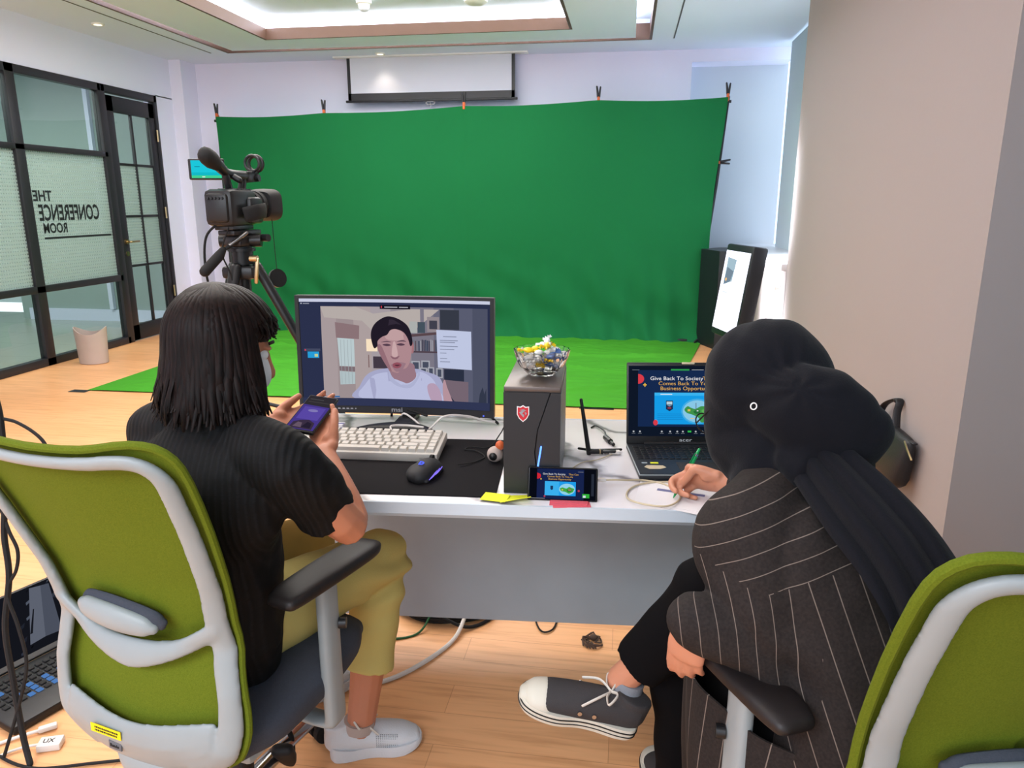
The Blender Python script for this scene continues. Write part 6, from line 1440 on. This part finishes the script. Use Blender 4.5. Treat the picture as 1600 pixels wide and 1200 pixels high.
# shoes and socks
def foot_m(heel, toedir, up=(0, 0, 1)):
    y = V3(toedir).normalized(); x = y.cross(V3(up)).normalized(); z = x.cross(y); m = Matrix.Identity(4)
    for i in range(3): m[i][0] = x[i]; m[i][1] = y[i]; m[i][2] = z[i]; m[i][3] = heel[i]
    return m
sneaker(P1, 'shoe', foot_m((-.718, 1.545, .001), (.93, .36, 0)), .240, .096, 'shoe_white', 'shoe_white', 'lace_white', 'run')
sneaker(P1, 'shoe', foot_m((-.93, 1.66, .001), (.6, .8, 0)), .262, .098, 'shoe_white', 'shoe_white', 'lace_white', 'run')
link('sock', MB().cyl((-.645, 1.572, .070), (-.643, 1.573, .096), .040, 24, .040), 'bin_taupe', P1, True)
link('sock', MB().cyl((-.89, 1.69, .080), (-.89, 1.69, .108), .039, 24, .040), 'sock_grey', P1, True)
# the phone in her hands
t = thing('smartphone', 'phone with a purple screen held in both hands by the woman in black', 'phone', tuple(phb))
PH = Matrix.Identity(4)
for i in range(3): PH[i][0] = px_[i]; PH[i][1] = pe[i]; PH[i][2] = pn[i]; PH[i][3] = phb[i]
link('body', MB().box(PH @ V3((0, .076, -.005)), (.072, .152, .009), PH.to_3x3(), bev=.004, seg=3), 'plastic_black', t, True)
g = [((58, 54, 60), rect(0, 0, 1, 1)), ((84, 66, 160), [(0.02, .02), (.98, .02), (.98, .70), (.02, .72)]), ((104, 84, 190), rect(.12, .30, .88, .66)), ((70, 56, 80), [(.10, .04), (.9, .04), (.86, .22), (.6, .30), (.3, .26), (.12, .2)]), ((120, 100, 120), [(.2, .08), (.5, .07), (.44, .2), (.28, .21)]), ((46, 38, 60), [(.5, .08), (.82, .07), (.78, .2), (.6, .24)]), ((150, 140, 210), ell(.5, .56, .18, .04)), ((80, 76, 80), rect(.1, .80, .9, .82)), ((90, 88, 92), rect(.1, .88, .6, .90))]
art('screen_picture', t, wm(t).inverted() @ PH @ Matrix.Translation((-.033, .004, -.0003)), .066, .144, g, .00006, .75)

# ------------------------------------------------------------------ woman in the pinstripe coat, seated, writing
F2 = V3((-.77, .64, 0)); R2 = V3((.64, .77, 0))
hip2 = V3((.445, 1.140, .545)); nk2 = V3((.285, 1.285, .955)); hd2 = V3((.254, 1.345, 1.070)); A2 = (nk2 - hip2).normalized()
P2 = thing('person', 'seated woman in black hijab and brown pinstripe coat bending over the desk and writing', 'person', (.445, 1.14, 0))
f2 = V3((-.62, .55, -.62)); HM2 = frame(f2)
Ls2, Rs2 = V3((.208, 1.150, .890)), V3((.395, 1.405, .915))
Le2, Lw2 = V3((.262, 1.105, .705)), V3((.124, 1.088, .742))
Re2, Rw2 = V3((.42, 1.50, .795)), V3((.236, 1.605, .790))
Rk2, Ra2 = V3((.200, 1.345, .680)), V3((.022, 1.415, .395))
Lk2, La2 = V3((.145, 1.44, .500)), V3((.165, 1.47, .095))
b = MB()
head(b, hd2, HM2)
b.tube([nk2 - A2 * .06, nk2, hd2 + V3((0, 0, -.03))], [.055, .050, .052], smooth=3)
b.tube([hip2, hip2.lerp(nk2, .5), nk2 - A2 * .07], [(.135, .09), (.125, .085), (.15, .075)], ref=R2, smooth=3)
for sh_, el, wr in ((Rs2, Re2, Rw2), (Ls2, Le2, Lw2)):
    b.tube([sh_, sh_.lerp(el, .5), el, el.lerp(wr, .35), wr.lerp(el, .12), wr], [.046, .042, .036, .036, .026, .024], smooth=3)
for hp, kn, an in ((hip2 + R2 * .09, Rk2, Ra2), (hip2 - R2 * .09, Lk2, La2)):
    b.tube([hp, hp.lerp(kn, .5), kn, kn.lerp(an, .3), kn.lerp(an, .8), an], [.075, .066, .050, .048, .034, .034], smooth=3)
G = PA + pd * .042
nW = V3((-.49, -.74, -.36)); dW = V3((-.80, .56, -.06)).normalized(); nW = (nW - dW * nW.dot(dW)).normalized(); sW = dW.cross(nW)
hand(b, Rw2, dW, nW, 1, [(40, 45, 20), (55, 60, 30), (65, 70, 35), (70, 70, 35)], thumb=('to', G + V3((.002, -.008, .000))), sc=.95,
     tips=[G + V3((.000, .006, .006)), None, None, None])
hand(b, Lw2, (-.04, .30, -.95), (.45, .78, .25), -1, [(8, 10, 8), (10, 12, 8), (12, 14, 8), (14, 14, 8)], thumb=(.0, .60, -.75), sc=.88, spread=.03)
link('body', voxel('body', b, .004, 3), 'skin_light', P2, True)
eyes(hd2, HM2, P2)
def nail(c, ax, nn, r_=.0048):
    return MB().tube([V3(c) - V3(ax) * .004, V3(c) + V3(ax) * .003], [(r_, .0012), (r_ * .9, .0010)], ref=V3(ax).cross(V3(nn)), n=10)
# coat: one surface, cut in yoke, sleeves and body for the run of the stripes
b = MB()
b.tube([hip2 - V3((0, 0, .05)), hip2 + V3((0, 0, .06)), hip2.lerp(nk2, .45) - F2 * .02, hip2.lerp(nk2, .72) - F2 * .025, nk2 - A2 * .075, nk2 - A2 * .005], [(.205, .165), (.200, .160), (.195, .150), (.190, .130), (.150, .100), (.080, .065)], ref=R2, smooth=5, n=44)
b.tube([Ls2 + R2 * .10 + A2 * .012, Ls2 + R2 * .02 + A2 * .0, Ls2 - V3((0, 0, .03)), Ls2.lerp(Le2, .55), Le2 + V3((0, 0, -.01)), Le2.lerp(Lw2, .45) + V3((0, 0, .01)), Le2.lerp(Lw2, .96) + V3((0, 0, .008))], [.078, .080, .083, .082, .076, .060, .044], smooth=5, n=30, round_cap=True)
b.tube([Rs2 - R2 * .10, Rs2, Rs2.lerp(Re2, .6), Re2, Re2.lerp(Rw2, .5), Re2.lerp(Rw2, .90)], [.075, .078, .074, .066, .054, .040], smooth=5, n=30, round_cap=False)
me = voxel('coat', b, .006, 6)
def cf(c, n):
    d_ = min((c - Le2).length, (c - Re2).length); w_ = math.exp(-(d_ / .10) ** 2)
    return .012 * noise.noise(c * 8) + .005 * noise.noise(c * 20) + w_ * .007 * math.sin(70 * c.z + 25 * c.x + 5 * noise.noise(c * 9))
crumple(me, cf)
def segd(p, a, b_):
    ab = b_ - a; t_ = max(0, min(1, (p - a).dot(ab) / ab.dot(ab))); q_ = a + ab * t_; return (p - q_).length, t_, q_
def region(p):
    la = (p - hip2).dot(A2); dl = min(segd(p, Ls2 - V3((0, 0, .055)), Le2)[0], segd(p, Le2, Lw2)[0]); dr = min(segd(p, Rs2 - V3((0, 0, .04)), Re2)[0], segd(p, Re2, Rw2)[0])
    lat = (p - hip2).dot(R2)
    fw_ = (p - hip2).dot(nT)
    if la > .295 + .9 * max(0, fw_ + .03): return 3
    if dl < .110 and lat < -.125: return 1
    if dr < .095 and lat > .14: return 2
    return 4
nT = F2 - A2 * F2.dot(A2); nT.normalize()
def stripe(p, rg):
    if rg == 3: return (p - hip2).dot(A2 - R2 * .10) / .0300
    if rg == 4:
        return (p - hip2).dot(A2.cross(V3((.25, .93, -.3))).normalized()) / .036 + .4 * (p - hip2).dot(A2)
    return (p - Ls2).dot((Le2 - Ls2).normalized().cross(V3((.25, .93, -.3))).normalized()) / .028 + 1.5 * noise.noise(p * 4)
    a, c = (Ls2, Le2) if rg == 1 else (Rs2, Re2); w2_ = Lw2 if rg == 1 else Rw2
    d1, t1, q1 = segd(p, a, c); d2, t2, q2 = segd(p, c, w2_)
    ax = (c - a).normalized() if d1 < d2 else (w2_ - c).normalized(); q_ = q1 if d1 < d2 else q2
    ref_ = V3((1, 0, 0)) * .3 + V3((0, 1, 0)); e1 = (ref_ - ax * ref_.dot(ax)).normalized(); e2 = ax.cross(e1); v_ = p - q_
    return math.atan2(v_.dot(e2), v_.dot(e1)) / (2 * PI) * 17
def striped(name, me, regf, strf):
    key = {}; vs = []; fs = []; at = []
    for p in me.polygons:
        rg = regf(V3(p.center)); sv = [strf(me.vertices[i].co, rg) for i in p.vertices]
        per = None
        f = []
        for i, s_ in zip(p.vertices, sv):
            wrapk = 0
            if per and max(sv) - min(sv) > per / 2 and s_ < 0: s_ += per; wrapk = 1
            k = (i, rg, wrapk)
            if k not in key: key[k] = len(vs); vs.append(tuple(me.vertices[i].co)); at.append(s_)
            f.append(key[k])
        fs.append(f)
    m2 = bpy.data.meshes.new(name); m2.from_pydata(vs, [], fs); m2.update()
    a_ = m2.attributes.new('stripe', 'FLOAT', 'POINT'); a_.data.foreach_set('value', at)
    m2.polygons.foreach_set('use_smooth', [True] * len(m2.polygons))
    # keep shading continuous over the cuts
    nor = [None] * len(vs)
    for (i, rg, w_), j in key.items(): nor[j] = tuple(me.vertices[i].normal)
    m2.normals_split_custom_set_from_vertices(nor)
    return m2
coat = link('coat', striped('coat', me, region, stripe), 'pinstripe', P2, True)
# coat skirt hanging over the lap side
def sk(u, v):
    top = [V3((.52, .985, .56)), V3((.36, .99, .57)), V3((.22, 1.06, .58)), V3((.135, 1.20, .59)), V3((.16, 1.35, .60))]
    bot = [V3((.52, .95, .16)), V3((.35, .98, .10)), V3((.22, 1.13, .06)), V3((.190, 1.28, .07)), V3((.21, 1.38, .16))]
    i = min(3, int(u * 4)); f_ = u * 4 - i
    def cr(P_):
        g_ = lambda k: P_[max(0, min(4, k))]; p0, p1, p2, p3 = g_(i - 1), g_(i), g_(i + 1), g_(i + 2)
        return 0.5 * (2 * p1 + (p2 - p0) * f_ + (2 * p0 - 5 * p1 + 4 * p2 - p3) * f_ ** 2 + (3 * p1 - p0 - 3 * p2 + p3) * f_ ** 3)
    q_ = cr(top).lerp(cr(bot), v)
    return tuple(q_ + V3((-.8, -.55, 0)) * (.014 * math.sin(u * 30 + 2 * v) * (v + .2) + .02 * math.sin(PI * v)))
b = MB().sheet(sk, 60, 30, .004)
me = to_mesh('coat_skirt', b, True, 60)
w_ = 61; at = []
for i in range(len(me.vertices)): at.append(((i % (61 * 31)) % 61) / 60 * 15)
a_ = me.attributes.new('stripe', 'FLOAT', 'POINT'); a_.data.foreach_set('value', at)
link('coat_skirt', me, 'pinstripe', P2, True)
# trousers
b = MB()
hem = V3((.058, 1.385, .462))
b.tube([hip2 + R2 * .09, (hip2 + R2 * .09).lerp(Rk2, .5), Rk2, Rk2.lerp(hem, .2), Rk2.lerp(hem, .6), hem], [.095, .085, .066, .066, .060, .056], smooth=5, n=28, round_cap=False)
b.tube([hip2 - R2 * .09, (hip2 - R2 * .09).lerp(Lk2, .5), Lk2 + V3((0, 0, .0)), Lk2.lerp(La2, .3), Lk2.lerp(La2, .75) , Lk2.lerp(La2, .92)], [.095, .085, .068, .064, .056, .055], smooth=5, n=28, round_cap=False)
me = voxel('trousers', b, .006, 4); crumple(me, lambda c, n: .007 * noise.noise(c * 12))
link('trousers', me, 'trouser_black', P2, True)
# shoes: one hanging from the crossed leg, one on the floor
heel = V3((.052, 1.405, .287)); toe = V3((-.178, 1.378, .350)); td = (toe - heel).normalized()
upv = (Ra2 + (Rk2 - Ra2) * .2 - heel); 
sneaker(P2, 'shoe', foot_m(tuple(heel), tuple(td), (0.10, -.22, 1)), .262, .094, 'canvas_grey', 'sole_white', 'lace_white', 'canvas')
sneaker(P2, 'shoe', foot_m((.178, 1.415, .001), (-.25, .97, 0)), .262, .094, 'canvas_grey', 'sole_white', 'lace_white', 'canvas')
link('sock', MB().tube([Ra2 + V3((.014, -.004, -.045)), Ra2 + V3((.008, -.003, -.012)), Ra2 + V3((.016, -.003, .012))], [.040, .038, .036], n=24, round_cap=False), 'sock_grey', P2, True)
link('sock', MB().cyl(La2 + V3((0, 0, -.02)), La2 + V3((0, 0, .04)), .038, 24), 'sock_grey', P2, True)
# hijab
b = MB()
b.sph(hd2 + V3((.000, -.006, .018)), (.106, .108, .112), 36, 26, HM2)
b.sph(hd2 + HM2 @ V3((0, .0, -.030)), (.090, .092, .088), 30, 20, HM2); b.tube([hd2 + V3((-.012, .008, -.02)), hd2 + V3((-.010, .008, -.10)), nk2], [.095, .080, .080], n=28, smooth=3)
b.sph(hd2 + HM2 @ V3((0, -.045, .010)), (.098, .085, .105), 30, 20, HM2)
b.tube([hd2 + V3((-.02, .01, -.08)), nk2 + V3((-.005, .005, .02)), nk2 + V3((.0, -.005, -.035))], [(.078, .072), (.088, .080), (.098, .085)], ref=R2, n=32, smooth=3)
b.tube([V3((.255, 1.262, 1.075)), V3((.310, 1.225, 1.062)), V3((.360, 1.205, 1.042)), V3((.378, 1.200, 1.034))], [(.062, .050), (.084, .066), (.074, .056), (.060, .045)], ref=(0, 0, 1), smooth=5, n=30)
b.tube([V3((.30, 1.25, 1.0)), V3((.30, 1.19, .985)), V3((.28, 1.20, .99))], [.05, .045, .03], smooth=3)
me = voxel('hijab', b, .005, 9)
kt = V3((.262, 1.235, 1.115))     # gathering point of the folds
def hf(c, n):
    v_ = c - kt; a = math.atan2(v_.z, v_.x * .9 + v_.y * .3); r_ = v_.length
    w_ = math.exp(-(r_ / .09) ** 2)
    fo = .0022 * math.sin(a * 9 + 3 * noise.noise(c * 10)) * (.15 + w_)
    return fo + .004 * noise.noise(c * 9) + .0014 * math.sin(95 * (c.x * .9 - c.y * .3) + 6 * noise.noise(c * 7)) * max(0, 1 - w_ * 2) * (1 if c.z > nk2.z + .06 else .3)
crumple(me, hf)
hj = link('hijab', me, 'cloth_black', P2, True)
# twisted gather at the side
b = MB()
for k in range(7):
    a = k * .9; c_ = V3((.232 + .010 * k, 1.232 - .001 * k, 1.080 + .008 * k)); b.sph(c_, (.010, .010, .013), 14, 10, Euler((0, R(40 + 30 * (k % 2)), 0)))
g_ = link('gather', voxel('gather', b, .003, 3), 'cloth_black', hj); g_.data.transform(wm(hj).inverted())
# hanging tail with a frayed end
tl = [(V3((.312, 1.185, 1.000)), .045), (V3((.350, 1.090, .965)), .055), (V3((.385, 1.020, .930)), .058), (V3((.405, .975, .895)), .060), (V3((.412, .945, .862)), .062)]
def tail(u, v):
    q_ = cat([tuple(p) + (w,) for p, w in tl], 10); i = v * (len(q_) - 1); j = min(int(i), len(q_) - 2); f_ = i - j
    p = V3(q_[j][:3]).lerp(V3(q_[j + 1][:3]), f_); w_ = q_[j][3] + (q_[j + 1][3] - q_[j][3]) * f_
    sd = V3((.62, .30, .62)).normalized(); nn = V3((-.35, -.75, .55)).normalized()
    x = (u - .5) * 2
    return tuple(p + sd * x * w_ + nn * (.010 * math.sin(u * 21 + 2 * v) * (.5 + v * .5) + .014 * (1 - x * x)) + (V3((.03, -.02, -.035)) * (u * v ** 3)))
tb_ = MB().sheet(tail, 50, 40, .006)
rs = random.Random(8)
for k in range(60):
    u = k / 59; p = V3(tail(u, 1.0)); p0 = V3(tail(u, .96)); d_ = (p - p0).normalized()
    tb_.tube([p0, p, p + d_ * rs.uniform(.010, .022) + V3((rs.uniform(-.005, .005), 0, rs.uniform(-.004, .004)))], [(.0030, .0015), (.0026, .0014), (.0006, .0005)], n=6)
for k in range(30):
    v_ = .55 + .45 * k / 29; p = V3(tail(1.0, v_)); p0 = V3(tail(.97, v_)); d_ = (p - p0).normalized(); tb_.tube([p0, p, p + d_ * rs.uniform(.006, .014)], [(.0026, .0014), (.0024, .0013), (.0005, .0005)], n=6)
tg = link('hijab_tail', tb_, 'cloth_black', hj); tg.data.transform(wm(hj).inverted())
rp = V3((.214, 1.205, 1.078))
pin = link('ring_pin', MB().tube([rp + V3((.0048 * math.cos(a / 16 * 2 * PI), 0, .0056 * math.sin(a / 16 * 2 * PI))) for a in range(16)], .0011, closed=True, n=6), 'white_paint', P2, True)
link('collar_lanyard', MB().box(nk2 + V3((.028, -.085, -.035)), (.035, .008, .010), Euler((0, R(12), R(20))), bev=.002), 'pen_green', P2, True)
# spectacles
b = MB()
for sg in (-1, 1):
    b.tube([hd2 + HM2 @ V3((sg * .034 + .024 * math.cos(a / 18 * 2 * PI), .124, -.004 + .021 * math.sin(a / 18 * 2 * PI))) for a in range(18)], .0014, closed=True, n=6)
    b.tube([hd2 + HM2 @ V3((sg * .058, .120, .002)), hd2 + HM2 @ V3((sg * .088, .05, .008)), hd2 + HM2 @ V3((sg * .092, .0, .004))], .0016, n=6)
b.tube([hd2 + HM2 @ V3((-.010, .126, .002)), hd2 + HM2 @ V3((.010, .126, .002))], .0014, n=6)
link('spectacles', b, 'plastic_black', P2, True)
